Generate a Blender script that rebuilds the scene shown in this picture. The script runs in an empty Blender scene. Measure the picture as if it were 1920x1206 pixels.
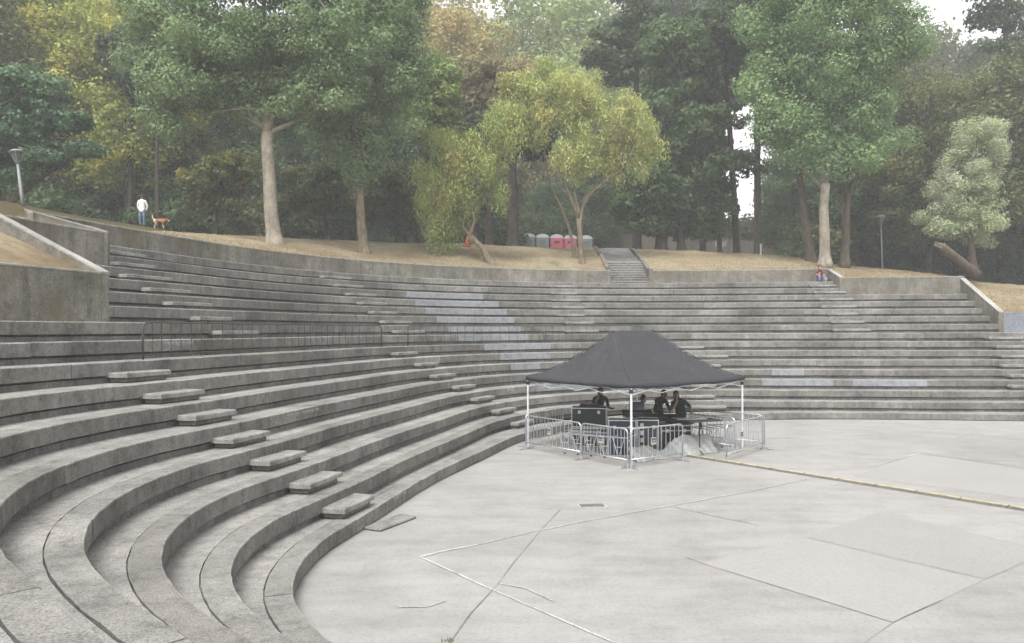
import bpy, math, random
import numpy as np
from mathutils import Vector, Matrix
from mathutils.bvhtree import BVHTree
R = math.radians
scene = bpy.context.scene
col = scene.collection
rng = np.random.default_rng(7)
random.seed(7)

# ------------------------------------------------------------------ camera numbers
F, HC, RISE, RUN = 1419.0, 3.89, 0.41, 0.78
FLOOR = 0.15
def vh(u): return 619.0 - 0.0035 * (u - 960)
def W(u, v, D): return Vector(((u - 960) / F * D, D, HC - (v - vh(u)) * D / F))
def G(u, v, z=FLOOR):
    D = F * (HC - z) / (v - vh(u))
    return Vector(((u - 960) / F * D, D, z))

# ------------------------------------------------------------------ object helpers
def link(o): col.objects.link(o); return o
def tag(o, label=None, cat=None, group=None, kind=None):
    if label: o['label'] = label
    if cat: o['category'] = cat
    if group: o['group'] = group
    if kind: o['kind'] = kind
    return o
def empty(name, loc=(0, 0, 0), rz=0, label=None, cat=None, group=None):
    o = bpy.data.objects.new(name, None)
    o.empty_display_size = 0.2
    o.location = loc; o.rotation_euler = (0, 0, rz)
    link(o); return tag(o, label, cat, group)
def meshobj(name, V, Fc, mat, parent=None, smooth=False, mats=None, mi=None):
    me = bpy.data.meshes.new(name)
    me.from_pydata([tuple(map(float, v)) for v in V], [], [tuple(map(int, f)) for f in Fc])
    for m in (mats or [mat]): me.materials.append(m)
    if mi is not None: me.polygons.foreach_set('material_index', np.array(mi, dtype=np.int32))
    if smooth: me.polygons.foreach_set('use_smooth', np.ones(len(me.polygons), dtype=bool))
    me.update()
    o = bpy.data.objects.new(name, me); link(o)
    if parent is not None: o.parent = parent
    return o
def quadmesh(name, V, mat):
    n = len(V) // 4
    me = bpy.data.meshes.new(name)
    me.vertices.add(len(V)); me.vertices.foreach_set('co', V.astype(np.float32).ravel())
    me.loops.add(len(V)); me.loops.foreach_set('vertex_index', np.arange(len(V), dtype=np.int32))
    me.polygons.add(n)
    me.polygons.foreach_set('loop_start', np.arange(0, len(V), 4, dtype=np.int32))
    me.polygons.foreach_set('loop_total', np.full(n, 4, dtype=np.int32))
    me.materials.append(mat); me.update(calc_edges=True)
    return me

class MB:
    def __init__(s): s.V = []; s.F = []; s.M = []
    def add(s, V, Fc, m=0):
        b = len(s.V); s.V += [tuple(v) for v in V]
        s.F += [tuple(i + b for i in f) for f in Fc]; s.M += [m] * len(Fc); return s
    def box(s, c, d, rz=0, m=0, tilt=0, bev=0.0):
        x, y, z = d[0] / 2, d[1] / 2, d[2] / 2
        M = Matrix.Rotation(rz, 3, 'Z') @ Matrix.Rotation(tilt, 3, 'X')
        c = Vector(c)
        if bev <= 0:
            P = [(-x,-y,-z),(x,-y,-z),(x,y,-z),(-x,y,-z),(-x,-y,z),(x,-y,z),(x,y,z),(-x,y,z)]
            Q = [(0,3,2,1),(4,5,6,7),(0,1,5,4),(1,2,6,5),(2,3,7,6),(3,0,4,7)]
        else:
            b = min(bev, x * .9, y * .9, z * .9); P = []; Q = []
            for k, (zz, i) in enumerate([(-z, b), (-z + b, 0), (z - b, 0), (z, b)]):
                X, Y = x - i, y - i
                P += [(-X + b, -Y, zz), (X - b, -Y, zz), (X, -Y + b, zz), (X, Y - b, zz), (X - b, Y, zz), (-X + b, Y, zz), (-X, Y - b, zz), (-X, -Y + b, zz)]
            for k in range(3):
                for j in range(8):
                    a = k * 8; Q.append((a + j, a + (j + 1) % 8, a + 8 + (j + 1) % 8, a + 8 + j))
            Q.append(tuple(range(7, -1, -1))); Q.append(tuple(range(24, 32)))
        return s.add([c + M @ Vector(p) for p in P], Q, m)
    def beam(s, a, b, w, h=None, m=0):
        a, b = Vector(a), Vector(b); d = b - a; L = d.length
        h = h or w; d.normalize()
        up = Vector((0, 0, 1)) if abs(d.z) < .95 else Vector((1, 0, 0))
        sx = d.cross(up).normalized() * w / 2; sy = sx.cross(d).normalized() * h / 2
        P = [a - sx - sy, a + sx - sy, a + sx + sy, a - sx + sy, b - sx - sy, b + sx - sy, b + sx + sy, b - sx + sy]
        return s.add(P, [(0,1,2,3),(7,6,5,4),(0,4,5,1),(1,5,6,2),(2,6,7,3),(3,7,4,0)], m)
    def tube(s, P, r, n=8, m=0, cap=True):
        P = [Vector(p) for p in P]
        if not hasattr(r, '__len__'): r = [r] * len(P)
        T = []
        for i in range(len(P)):
            t = P[min(i + 1, len(P) - 1)] - P[max(i - 1, 0)]
            T.append(t.normalized() if t.length > 1e-9 else Vector((0, 0, 1)))
        up = Vector((0, 0, 1)) if abs(T[0].z) < .9 else Vector((1, 0, 0))
        x = T[0].cross(up).normalized(); V = []
        for i, p in enumerate(P):
            x = (x - T[i] * x.dot(T[i])); x = x.normalized() if x.length > 1e-6 else T[i].orthogonal().normalized()
            y = T[i].cross(x)
            for k in range(n):
                a = 2 * math.pi * k / n
                V.append(p + (x * math.cos(a) + y * math.sin(a)) * r[i])
        Q = []
        for i in range(len(P) - 1):
            for k in range(n):
                Q.append((i * n + k, i * n + (k + 1) % n, (i + 1) * n + (k + 1) % n, (i + 1) * n + k))
        if cap:
            Q.append(tuple(range(n - 1, -1, -1))); Q.append(tuple(range((len(P) - 1) * n, len(P) * n)))
        return s.add(V, Q, m)
    def ball(s, c, r, n=10, k=7, m=0):
        c = Vector(c)
        if not hasattr(r, '__len__'): r = (r, r, r)
        V = []; Q = []
        for i in range(k + 1):
            ph = math.pi * i / k
            for j in range(n):
                a = 2 * math.pi * j / n
                V.append(c + Vector((math.sin(ph) * math.cos(a) * r[0], math.sin(ph) * math.sin(a) * r[1], math.cos(ph) * r[2])))
        for i in range(k):
            for j in range(n):
                Q.append((i * n + j, (i + 1) * n + j, (i + 1) * n + (j + 1) % n, i * n + (j + 1) % n))
        return s.add(V, Q, m)
    def build(s, name, mat, parent=None, smooth=False):
        if isinstance(mat, (list, tuple)):
            return meshobj(name, s.V, s.F, None, parent, smooth, mats=list(mat), mi=s.M)
        return meshobj(name, s.V, s.F, mat, parent, smooth)

# ------------------------------------------------------------------ materials
class NT:
    def __init__(s, name):
        s.m = bpy.data.materials.new(name); s.m.use_nodes = True
        s.t = s.m.node_tree; s.t.nodes.clear(); s.out = s.n('ShaderNodeOutputMaterial')
    def n(s, typ, **kw):
        o = s.t.nodes.new(typ)
        for k, v in kw.items():
            if hasattr(o, k): setattr(o, k, v)
            else: o.inputs[k].default_value = v
        return o
    def l(s, a, b): s.t.links.new(a, b)
    def noise(s, scale, detail=6, rough=.6, mapping=None, coord='Object'):
        tc = s.n('ShaderNodeTexCoord'); src = tc.outputs[coord]
        if mapping:
            mp = s.n('ShaderNodeMapping'); mp.inputs['Scale'].default_value = mapping
            s.l(src, mp.inputs['Vector']); src = mp.outputs[0]
        nz = s.n('ShaderNodeTexNoise'); nz.inputs['Scale'].default_value = scale
        nz.inputs['Detail'].default_value = detail; nz.inputs['Roughness'].default_value = rough
        s.l(src, nz.inputs['Vector']); return nz.outputs['Fac']
    def ramp(s, fac, stops):
        r = s.n('ShaderNodeValToRGB'); e = r.color_ramp.elements
        while len(e) < len(stops): e.new(.5)
        for i, (p, c) in enumerate(stops):
            e[i].position = p; e[i].color = (*c, 1) if len(c) == 3 else c
        s.l(fac, r.inputs[0]); return r.outputs[0]
    def mix(s, a, b, fac, mode='MIX'):
        x = s.n('ShaderNodeMix'); x.data_type = 'RGBA'; x.blend_type = mode
        for v, i in ((a, 6), (b, 7)):
            if isinstance(v, tuple): x.inputs[i].default_value = (*v, 1)
            else: s.l(v, x.inputs[i])
        if isinstance(fac, (int, float)): x.inputs[0].default_value = fac
        else: s.l(fac, x.inputs[0])
        return x.outputs[2]
    def bsdf(s, colr, rough=.8, bump=None, bstr=.3, bdist=.02, metal=0, spec=.3):
        b = s.n('ShaderNodeBsdfPrincipled')
        if isinstance(colr, tuple): b.inputs['Base Color'].default_value = (*colr, 1)
        else: s.l(colr, b.inputs['Base Color'])
        b.inputs['Roughness'].default_value = rough; b.inputs['Metallic'].default_value = metal
        b.inputs['Specular IOR Level'].default_value = spec
        if bump is not None:
            bp = s.n('ShaderNodeBump'); bp.inputs['Strength'].default_value = bstr; bp.inputs['Distance'].default_value = bdist
            s.l(bump, bp.inputs['Height']); s.l(bp.outputs[0], b.inputs['Normal'])
        s.l(b.outputs[0], s.out.inputs[0]); return s.m

def g3(v, t=(1, 1, 1)): return (v * t[0], v * t[1], v * t[2])
def concrete(name, base, tint=(1, .985, .94), streak=.5, lichen=.35, blotch=.35, moss=0.0, fine=1.0):
    k = NT(name)
    big = k.ramp(k.noise(.55, 5, .6), [(.3, g3(base * (1 - blotch), tint)), (.7, g3(base * (1 + blotch * .6), tint))])
    med = k.ramp(k.noise(6, 8, .72), [(.32, g3(.62)), (.5, g3(1.0)), (.7, g3(1.22))])
    c = k.mix(big, med, .8, 'MULTIPLY')
    if streak > 0:
        st = k.ramp(k.noise(1.1, 6, .78, mapping=(2.6, 2.6, .35)), [(.36, g3(.55)), (.5, g3(1.0)), (.66, g3(1.2))])
        c = k.mix(c, st, streak, 'MULTIPLY')
        st = k.ramp(k.noise(2.4, 3, .6, mapping=(4, 4, .5)), [(.38, g3(.8)), (.6, g3(1.1))])
        c = k.mix(c, st, streak * .6, 'MULTIPLY')
    sp = k.ramp(k.noise(48, 5, .8), [(.34, g3(.32)), (.48, g3(1)), (.68, g3(1.6))])
    c = k.mix(c, sp, .8 * fine, 'MULTIPLY')
    pt = k.ramp(k.noise(2.2, 7, .8), [(.34, g3(.62)), (.46, g3(1)), (.6, g3(1.0)), (.7, g3(1.22))])
    c = k.mix(c, pt, .75 * fine, 'MULTIPLY')
    if lichen > 0:
        li = k.ramp(k.noise(9, 6, .75), [(.60, (0, 0, 0)), (.70, (lichen,) * 3)])
        c = k.mix(c, g3(base * 1.9, (1, .99, .93)), li)
    isl = k.n('ShaderNodeNewGeometry')
    c = k.mix(c, k.ramp(isl.outputs['Random Per Island'], [(0, g3(.84, (1, .99, .96))), (.5, g3(1)), (1, g3(1.12, (1, 1, .99)))]), 1.0, 'MULTIPLY')
    if moss > 0:
        mo = k.ramp(k.noise(1.3, 5, .6), [(.5, (0, 0, 0)), (.72, (moss,) * 3)])
        c = k.mix(c, (base * .75, base * .62, base * .40), mo)
    return k.bsdf(c, .92, k.noise(26, 8, .7), .5, .012, spec=.15)
def plain(name, c, rough=.6, metal=0, var=.12, scale=9, spec=.4):
    k = NT(name)
    r = k.ramp(k.noise(scale, 5, .6), [(.3, tuple(x * (1 - var) for x in c)), (.7, tuple(min(1, x * (1 + var)) for x in c))])
    return k.bsdf(r, rough, metal=metal, spec=spec)
def foliage(name, cols, trans=.35, hue_scale=.35, rough=.55):
    k = NT(name)
    geo = k.n('ShaderNodeNewGeometry')
    n = len(cols)
    a = k.ramp(geo.outputs['Random Per Island'], [(i / (n - 1), c) for i, c in enumerate(cols)])
    b = k.ramp(k.noise(hue_scale, 3, .6), [(.38, cols[0]), (.52, cols[n // 2]), (.66, cols[-1])])
    c = k.mix(a, b, .6)
    pb = k.n('ShaderNodeBsdfPrincipled'); k.l(c, pb.inputs['Base Color']); pb.inputs['Roughness'].default_value = rough
    pb.inputs['Specular IOR Level'].default_value = .25
    tr = k.n('ShaderNodeBsdfTranslucent')
    c2 = k.mix(c, (1.0, 1.0, .45), .35, 'MULTIPLY'); k.l(c2, tr.inputs[0])
    mx = k.n('ShaderNodeMixShader'); mx.inputs[0].default_value = trans
    k.l(pb.outputs[0], mx.inputs[1]); k.l(tr.outputs[0], mx.inputs[2]); k.l(mx.outputs[0], k.out.inputs[0])
    return k.m
def bark(name, a, b, vs=.25, sc=7):
    k = NT(name)
    c = k.ramp(k.noise(sc, 7, .7, mapping=(1, 1, vs)), [(.33, a), (.6, b)])
    c = k.mix(c, k.ramp(k.noise(1.2, 4, .6), [(.35, g3(.7)), (.65, g3(1.15))]), .7, 'MULTIPLY')
    return k.bsdf(c, .95, k.noise(sc * 1.6, 7, .75, mapping=(1, 1, vs)), .8, .03, spec=.1)

M = {}
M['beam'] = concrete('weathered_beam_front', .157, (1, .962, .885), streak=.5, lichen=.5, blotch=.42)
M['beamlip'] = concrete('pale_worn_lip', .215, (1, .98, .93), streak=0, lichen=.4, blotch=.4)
M['beamtop'] = concrete('skylit_beam_top', .170, (1, .965, .905), streak=0, lichen=.45, blotch=.34)  # sky light painted in: beam tops toned lighter than their fronts
M['tread'] = concrete('worn_tread', .206, (1, .962, .905), streak=0, lichen=.2, blotch=.3)
M['riser'] = concrete('stained_riser', .165, (1, .98, .92), streak=.6, lichen=.25, blotch=.4)
M['wall'] = concrete('retaining_concrete', .165, (1, .935, .80), streak=.65, lichen=.8, blotch=.45, moss=.9)
M['cope'] = concrete('coping_concrete', .25, (1, .975, .9), streak=.2, lichen=.3, blotch=.25)
M['block'] = concrete('bleached_block', .205, (1, .985, .93), streak=.2, lichen=.4, blotch=.35)
M['paint'] = concrete('grey_wall_paint', .225, (.965, .99, 1.035), streak=.2, lichen=0, blotch=.15, fine=.55)
M['bluepaint'] = concrete('bluish_wall_paint', .185, (.92, 1, 1.13), streak=.15, lichen=0, blotch=.1, fine=.35)
M['white_line'] = concrete('worn_white_line', .335, (1, 1, 1), streak=0, lichen=0, blotch=.12)
M['faint_line'] = concrete('faded_white_line', .28, (1, 1, .98), streak=0, lichen=0, blotch=.15)
M['crack'] = concrete('dark_joint', .195, (1, .98, .93), streak=0, lichen=.1, blotch=.5)
M['hair'] = plain('dark_hair', (.018, .014, .011), .7)
M['white_metal'] = plain('white_painted_metal', (.55, .55, .575), .4)
M['galv'] = plain('galvanised_steel', (.46, .47, .49), .38, metal=.75, var=.2)
M['dark_metal'] = plain('dull_grey_steel', (.13, .125, .12), .6, metal=.3)
M['rail_metal'] = plain('rusty_dark_steel', (.055, .05, .045), .7, metal=.2, var=.3)
M['black_metal'] = plain('black_metal', (.02, .02, .022), .45)
M['black_case'] = plain('black_laminate', (.010, .012, .014), .45)
M['grey_case'] = plain('grey_laminate', (.03, .034, .036), .5)
M['blue_case'] = plain('navy_laminate', (.010, .015, .038), .45)
M['alu'] = plain('aluminium_edge', (.55, .56, .57), .35, metal=.8)
M['covergrey'] = plain('worn_grey_rubber', (.085, .08, .072), .85, var=.3)
M['rubber'] = plain('black_rubber', (.03, .03, .03), .8)
M['yellow'] = plain('worn_yellow_plastic', (.34, .30, .17), .7, var=.35, scale=5)
M['orange'] = plain('orange_plastic', (.72, .13, .05), .5)
M['canopy'] = NT('dark_polyester'); 
_c = M['canopy']; M['canopy'] = _c.bsdf(_c.ramp(_c.noise(1.2, 4, .6), [(.3, (.024, .024, .028)), (.7, (.032, .032, .037))]), .62, _c.noise(1.8, 5, .55), .8, .09, spec=.3)
M['valance'] = plain('black_polyester', (.022, .024, .03), .7)
M['sheet'] = NT('crumpled_plastic'); _c = M['sheet']
M['sheet'] = _c.bsdf(_c.ramp(_c.noise(3, 5, .6), [(.3, (.15, .155, .15)), (.7, (.24, .24, .235))]), .35, _c.noise(7, 6, .6), .7, .06, spec=.5)
M['skin'] = plain('skin', (.36, .20, .14), .55, var=.06)
M['black_cloth'] = plain('black_cotton', (.016, .018, .022), .9)
M['black_cloth2'] = plain('charcoal_cotton', (.035, .036, .042), .9)
M['grey_cloth'] = plain('pale_grey_sleeve', (.34, .36, .35), .9)
M['white_cloth'] = plain('white_jacket_cloth', (.72, .71, .67), .9, var=.05)
M['jeans'] = plain('blue_denim', (.10, .155, .23), .9, var=.25)
M['maroon'] = plain('maroon_cotton', (.10, .02, .025), .9)
M['mauve'] = plain('mauve_cotton', (.20, .19, .27), .9)
M['cap'] = plain('dark_cap_cloth', (.05, .05, .055), .9)
M['shoe'] = plain('shoe_leather', (.05, .045, .04), .6)
M['dog_tan'] = plain('tan_fur', (.30, .125, .045), .95, var=.3)
M['dog_white'] = plain('cream_fur', (.5, .42, .32), .95, var=.15)
M['eye'] = plain('dark_eye', (.01, .01, .01), .2)
M['pink'] = plain('pink_plastic', (.36, .075, .115), .5, var=.08)
M['greyp'] = plain('grey_plastic', (.13, .15, .15), .5, var=.08)
M['roofp'] = plain('white_plastic_roof', (.36, .38, .38), .5, var=.05)
M['tanwall'] = concrete('tan_rendered_wall', .12, (1, .84, .66), streak=.5, lichen=.2, blotch=.25)
M['build'] = concrete('pale_render', .60, (1, .99, .95), streak=.3, lichen=0, blotch=.12)
M['glass'] = plain('dark_window_glass', (.05, .06, .07), .1)
M['lampglass'] = plain('smoked_lamp_glass', (.10, .11, .11), .15)
M['lampgrey'] = plain('pale_grey_lamp_paint', (.17, .185, .185), .5)
M['screen'] = plain('dark_screen', (.03, .04, .06), .15)
M['white_plastic'] = plain('white_plastic', (.38, .38, .37), .5)
M['signblue'] = plain('blue_print', (.07, .08, .14), .5)
M['signyellow'] = plain('yellow_print', (.35, .29, .10), .5)

# floor concrete: warm pale, long soft stains
k = NT('arena_concrete')
c = k.ramp(k.noise(.16, 6, .6), [(.32, (.202, .195, .185)), (.5, (.234, .226, .216)), (.68, (.262, .254, .244))])
c = k.mix(c, k.ramp(k.noise(1.1, 8, .72), [(.3, g3(.84)), (.5, g3(1)), (.7, g3(1.08))]), .9, 'MULTIPLY')
c = k.mix(c, k.ramp(k.noise(.5, 6, .7, mapping=(1, 4.0, 1)), [(.36, g3(.86)), (.55, g3(1)), (.7, g3(1.07))]), .8, 'MULTIPLY')
c = k.mix(c, k.ramp(k.noise(22, 7, .85), [(.3, g3(.66)), (.48, g3(1)), (.7, g3(1.14))]), .9, 'MULTIPLY')
M['floor'] = k.bsdf(c, .85, k.noise(40, 6, .7), .25, .005, spec=.2)
def floorpanel(name, f):
    k = NT(name)
    c = k.ramp(k.noise(.35, 6, .65), [(.3, g3(.222 * f, (1, .968, .93))), (.7, g3(.252 * f, (1, .969, .932)))])
    c = k.mix(c, k.ramp(k.noise(18, 5, .75), [(.28, g3(.78)), (.48, g3(1)), (.72, g3(1.1))]), .9, 'MULTIPLY')
    return k.bsdf(c, .88, k.noise(40, 6, .7), .25, .005, spec=.2)
M['panel_dark'] = floorpanel('darker_slab', .925)
M['panel_mid'] = floorpanel('slightly_darker_slab', .99)

# dry grass ground
k = NT('dry_grass_ground')
c = k.ramp(k.noise(.23, 5, .6), [(.30, (.125, .092, .058)), (.44, (.185, .145, .092)), (.56, (.245, .208, .138)), (.70, (.13, .128, .072))])
c = k.mix(c, k.ramp(k.noise(4, 8, .75), [(.3, g3(.6)), (.5, g3(1)), (.7, g3(1.3))]), .9, 'MULTIPLY')
c = k.mix(c, k.ramp(k.noise(30, 5, .8), [(.3, g3(.6)), (.5, g3(1)), (.7, g3(1.4))]), .8, 'MULTIPLY')
M['grass'] = k.bsdf(c, .98, k.noise(22, 8, .8), .9, .05, spec=.05)
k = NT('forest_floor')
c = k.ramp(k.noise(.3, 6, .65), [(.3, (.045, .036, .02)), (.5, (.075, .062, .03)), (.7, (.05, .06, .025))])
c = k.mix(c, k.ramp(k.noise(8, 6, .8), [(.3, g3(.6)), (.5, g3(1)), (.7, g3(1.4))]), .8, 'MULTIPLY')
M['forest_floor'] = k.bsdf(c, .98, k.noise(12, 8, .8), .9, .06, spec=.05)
k = NT('dry_grass_blades')
geo = k.n('ShaderNodeNewGeometry')
c = k.ramp(geo.outputs['Random Per Island'], [(0, (.15, .10, .05)), (.5, (.25, .195, .11)), (.8, (.29, .24, .145)), (1, (.11, .12, .05))])
M['blade'] = k.bsdf(c, .95, spec=.05)

# ------------------------------------------------------------------ seating curves (plan)
def catmull(C, n=24):
    C = np.array(C, float); Q = np.vstack([2 * C[0] - C[1], C, 2 * C[-1] - C[-2]]); out = []
    for i in range(1, len(Q) - 2):
        p0, p1, p2, p3 = Q[i - 1:i + 3]
        for t in np.arange(n) / n:
            out.append(.5 * ((2 * p1) + (-p0 + p2) * t + (2 * p0 - 5 * p1 + 4 * p2 - p3) * t * t + (-p0 + 3 * p1 - 3 * p2 + p3) * t ** 3))
    out.append(C[-1]); return np.array(out)
class Curve:
    def __init__(s, C, step=.2):
        P = catmull(C); d = np.r_[0, np.cumsum(np.hypot(*np.diff(P, axis=0).T))]
        n = int(d[-1] / step); q = np.linspace(0, d[-1], n)
        P = np.stack([np.interp(q, d, P[:, 0]), np.interp(q, d, P[:, 1])], 1)
        for _ in range(12): P[1:-1] = (P[:-2] + 2 * P[1:-1] + P[2:]) / 4
        t = np.gradient(P, axis=0); t /= np.linalg.norm(t, axis=1)[:, None]
        for _ in range(6): t[1:-1] = (t[:-2] + 2 * t[1:-1] + t[2:]) / 4
        t /= np.linalg.norm(t, axis=1)[:, None]
        s.P = P; s.T = t; s.N = np.stack([-t[:, 1], t[:, 0]], 1); s.n = n; s.i = np.arange(n)
    def pt(s, q, off):
        q = np.clip(q, 0, s.n - 1)
        P = np.array([np.interp(q, s.i, s.P[:, 0]), np.interp(q, s.i, s.P[:, 1])])
        N = np.array([np.interp(q, s.i, s.N[:, 0]), np.interp(q, s.i, s.N[:, 1])])
        return P + N * off
    def dir(s, q):
        q = np.clip(q, 0, s.n - 1)
        return math.atan2(np.interp(q, s.i, s.T[:, 1]), np.interp(q, s.i, s.T[:, 0]))
    def S(s, off, u):                       # far branch point of the offset line seen in direction u
        Q = s.P + s.N * off; k = (u - 960) / F
        f = Q[:, 0] - k * Q[:, 1]; best = None
        for i in range(s.n - 1):
            if Q[i, 1] > 1 and f[i] * f[i + 1] <= 0 and f[i] != f[i + 1]:
                q = i + f[i] / (f[i] - f[i + 1])
                if best is None or Q[i, 1] > best[1]: best = (q, Q[i, 1])
        return best[0]
C2 = Curve([(7, -.5), (3.0, 3.5), (-0.1, 6.6), (-1.25, 7.72), (-2.25, 8.75), (-2.98, 10.2), (-3.15, 11.95), (-2.84, 13.3), (-2.35, 15.1), (-1.72, 18.1), (-0.78, 21.6), (0.22, 25.3), (1.5, 27.9), (3.4, 29.9), (7.4, 31.6), (12.1, 31.45), (17.5, 30.75), (24.3, 30.3), (32, 28.8), (40, 24.5), (46, 17)])
C1 = Curve([(7, -.6), (3.0, 3.4), (-0.1, 6.45), (-1.2, 7.55), (-2.15, 8.55), (-2.98, 10.15), (-3.18, 12.2), (-2.78, 14.3), (-1.95, 18.2), (-0.85, 21.75), (0.37, 25.4), (2.3, 28.0), (5.2, 29.95), (8.63, 30.95), (12.45, 31.3), (16.47, 31.0), (20.57, 30.4), (25, 29.8), (32, 28.2), (40, 23.9), (46, 16.5)])
def zt(k): return .433 if k == 1 else RISE * k
def off(k): return RUN * (k - 1)
def curve(k): return C1 if k == 1 else C2
S = C2.S
qNear = S(0, 700) * 0 + int(np.argmin(np.hypot(*(C2.P - np.array([-2.98, 10.2])).T)))
# ends of the upper tiers (radial walls)
LA0, LA1 = S(7.8, 192), S(10.92, -8)
LB0, LB1 = S(10.92, 200), S(12.48, 62)
RA0, RA1 = S(7.02, 1880), S(10.92, 1808)
RB0, RB1 = S(10.92, 1580), S(12.48, 1557)
def qlo(k):
    if k >= 15: return LB0 + (LB1 - LB0) * (off(k) - 10.92) / 1.56
    if k >= 11: return LA0 + (LA1 - LA0) * (off(k) - 7.8) / 3.12
    if k >= 8: return qNear
    return 0
def qhi(k):
    if k >= 15: return RB0 + (RB1 - RB0) * (off(k) - 10.92) / 1.56
    if k >= 10: return RA0 + (RA1 - RA0) * (off(k) - 7.02) / 3.9
    return C2.n - 1

def sweep(mb, cv, prof, q0, q1, step=1.2, closed=True, jit=0.0, m=0, dz=0.0, do=0.0):
    n = max(2, int(abs(q1 - q0) / step) + 1); qs = np.linspace(q0, q1, n); V = []; k = len(prof)
    for q in qs:
        j = [random.uniform(-jit, jit) for _ in range(2)]
        for (o, z) in prof:
            p = cv.pt(q, o + do + j[0]); V.append((p[0], p[1], z + dz + j[1] * .6))
    Q = []
    kk = k if closed else k - 1
    for i in range(n - 1):
        for a in range(kk):
            b = (a + 1) % k
            Q.append((i * k + a, (i + 1) * k + a, (i + 1) * k + b, i * k + b))
    if closed:
        Q.append(tuple(range(k - 1, -1, -1))); Q.append(tuple(range((n - 1) * k, n * k)))
    mb.add(V, Q, m); return mb

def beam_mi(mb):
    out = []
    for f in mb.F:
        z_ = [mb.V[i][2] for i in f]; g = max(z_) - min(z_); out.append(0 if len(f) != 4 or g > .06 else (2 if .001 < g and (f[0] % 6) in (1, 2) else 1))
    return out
ORD = ['', 'lowest', 'second', 'third', 'fourth', 'fifth', 'sixth', 'seventh', 'eighth', 'ninth', 'tenth', 'eleventh', 'twelfth', 'thirteenth', 'fourteenth', 'fifteenth', 'topmost']
patches = {14: [(762, 905)], 13: [(778, 935)], 12: [(797, 950)], 11: [(819, 965)], 10: [(841, 976)], 9: [(860, 990)], 8: [(908, 1032)], 7: [(937, 1032)], 6: [(957, 1012)], 5: [(984, 996), (1447, 1507)], 4: [(1007, 1108), (1428, 1562), (1598, 1738)]}
tiers = {}
for kx in range(1, 17):
    z, o, cv = zt(kx), off(kx), curve(kx)
    lab = ('%s curved concrete seating tier%s' % (ORD[kx], {1: ' bordering the arena floor', 16: ' at the foot of the top retaining wall'}.get(kx, ' counted up from the arena floor')))
    root = empty('seating_tier', (0, 0, 0), label=lab, cat='seating tier', group='curved concrete seating tiers')
    tiers[kx] = root
    below = FLOOR if kx == 1 else zt(kx - 1)
    mb = MB(); q = qlo(kx); qe = qhi(kx)
    H = .27 if kx > 1 else z - FLOOR - .03
    while q < qe - 1:
        L = min(qe - q, random.uniform(11, 15) * (1.0 if kx > 5 else 1.5))
        if qe - (q + L) < 3: L = qe - q
        sweep(mb, cv, [(o, z - H), (o, z - .022), (o + .007, z - .006), (o + .024, z), (o + .36, z), (o + .36, z - H)], q, q + L - .045, .6, True, .0065, dz=random.uniform(-.005, .005), do=random.uniform(-.006, .006))
        q += L
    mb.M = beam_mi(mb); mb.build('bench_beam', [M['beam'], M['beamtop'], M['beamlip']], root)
    mb = MB(); sweep(mb, cv, [(o + .10, below - .05), (o + .10, z - H - .045), (o + .19, z - H - .04), (o + .19, z - .02)], q_0 := qlo(kx), qe, 2.0, False, .006)
    mb.build('riser', M['riser'], root)
    mb = MB(); w = RUN + .13 if kx < 16 else RUN + .05
    sweep(mb, cv, [(o + .35, z - .05), (o + .384, z - .05), (o + .384, z - .010), (o + w, z - .010)], qlo(kx), qe, 2.0, False, .0015)
    mb.build('tread', M['tread'], root)
    if kx in patches:
        for (ua, ub) in patches[kx]:
            mb = MB(); sweep(mb, cv, [(o - .012, z - H - .004), (o - .012, z - .03), (o + .0, z + .007), (o + .06, z + .008), (o + .06, z - .05), (o + .02, z - H - .004)], S(o, ua), S(o, ub), 1.0)
            mb.build('paint_patch', M['paint'], root)['label'] = 'fresh light grey paint over part of the bench front'
    # slab joint lines across the near treads
    if kx in (4, 5, 6):
        pass
# chalky white scribbles / chipped lime marks on two fascias
def graffiti(kx, ua, ub, n, zoff, sz):
    mb = MB(); o = off(kx) - .0085; z = zt(kx); top = []; bot = []
    qa, qb = S(o, ua), S(o, ub); n = n * 6
    for i in range(n + 1):
        p = C2.pt(qa + (qb - qa) * i / n, o) if kx > 1 else C1.pt(qa + (qb - qa) * i / n, o)
        h = random.choice([.012, .015, .02, .5, .8]) * sz if i % 3 else sz * random.uniform(.1, 1)
        zz = z - zoff + .012 * math.sin(i * 1.1); top.append((p[0], p[1], zz)); bot.append((p[0], p[1], zz - .014 - h))
    mb.add(top + bot, [(i, i + 1, n + 2 + i, n + 1 + i) for i in range(n)])
    mb.build('white_scrawl', M['faint_line'], tiers[kx])
graffiti(5, 537, 597, 12, .06, .10)
graffiti(9, 305, 362, 7, .05, .12)
graffiti(1, 764, 786, 6, .03, .10)
graffiti(4, 951, 962, 4, .05, .12)

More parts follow.
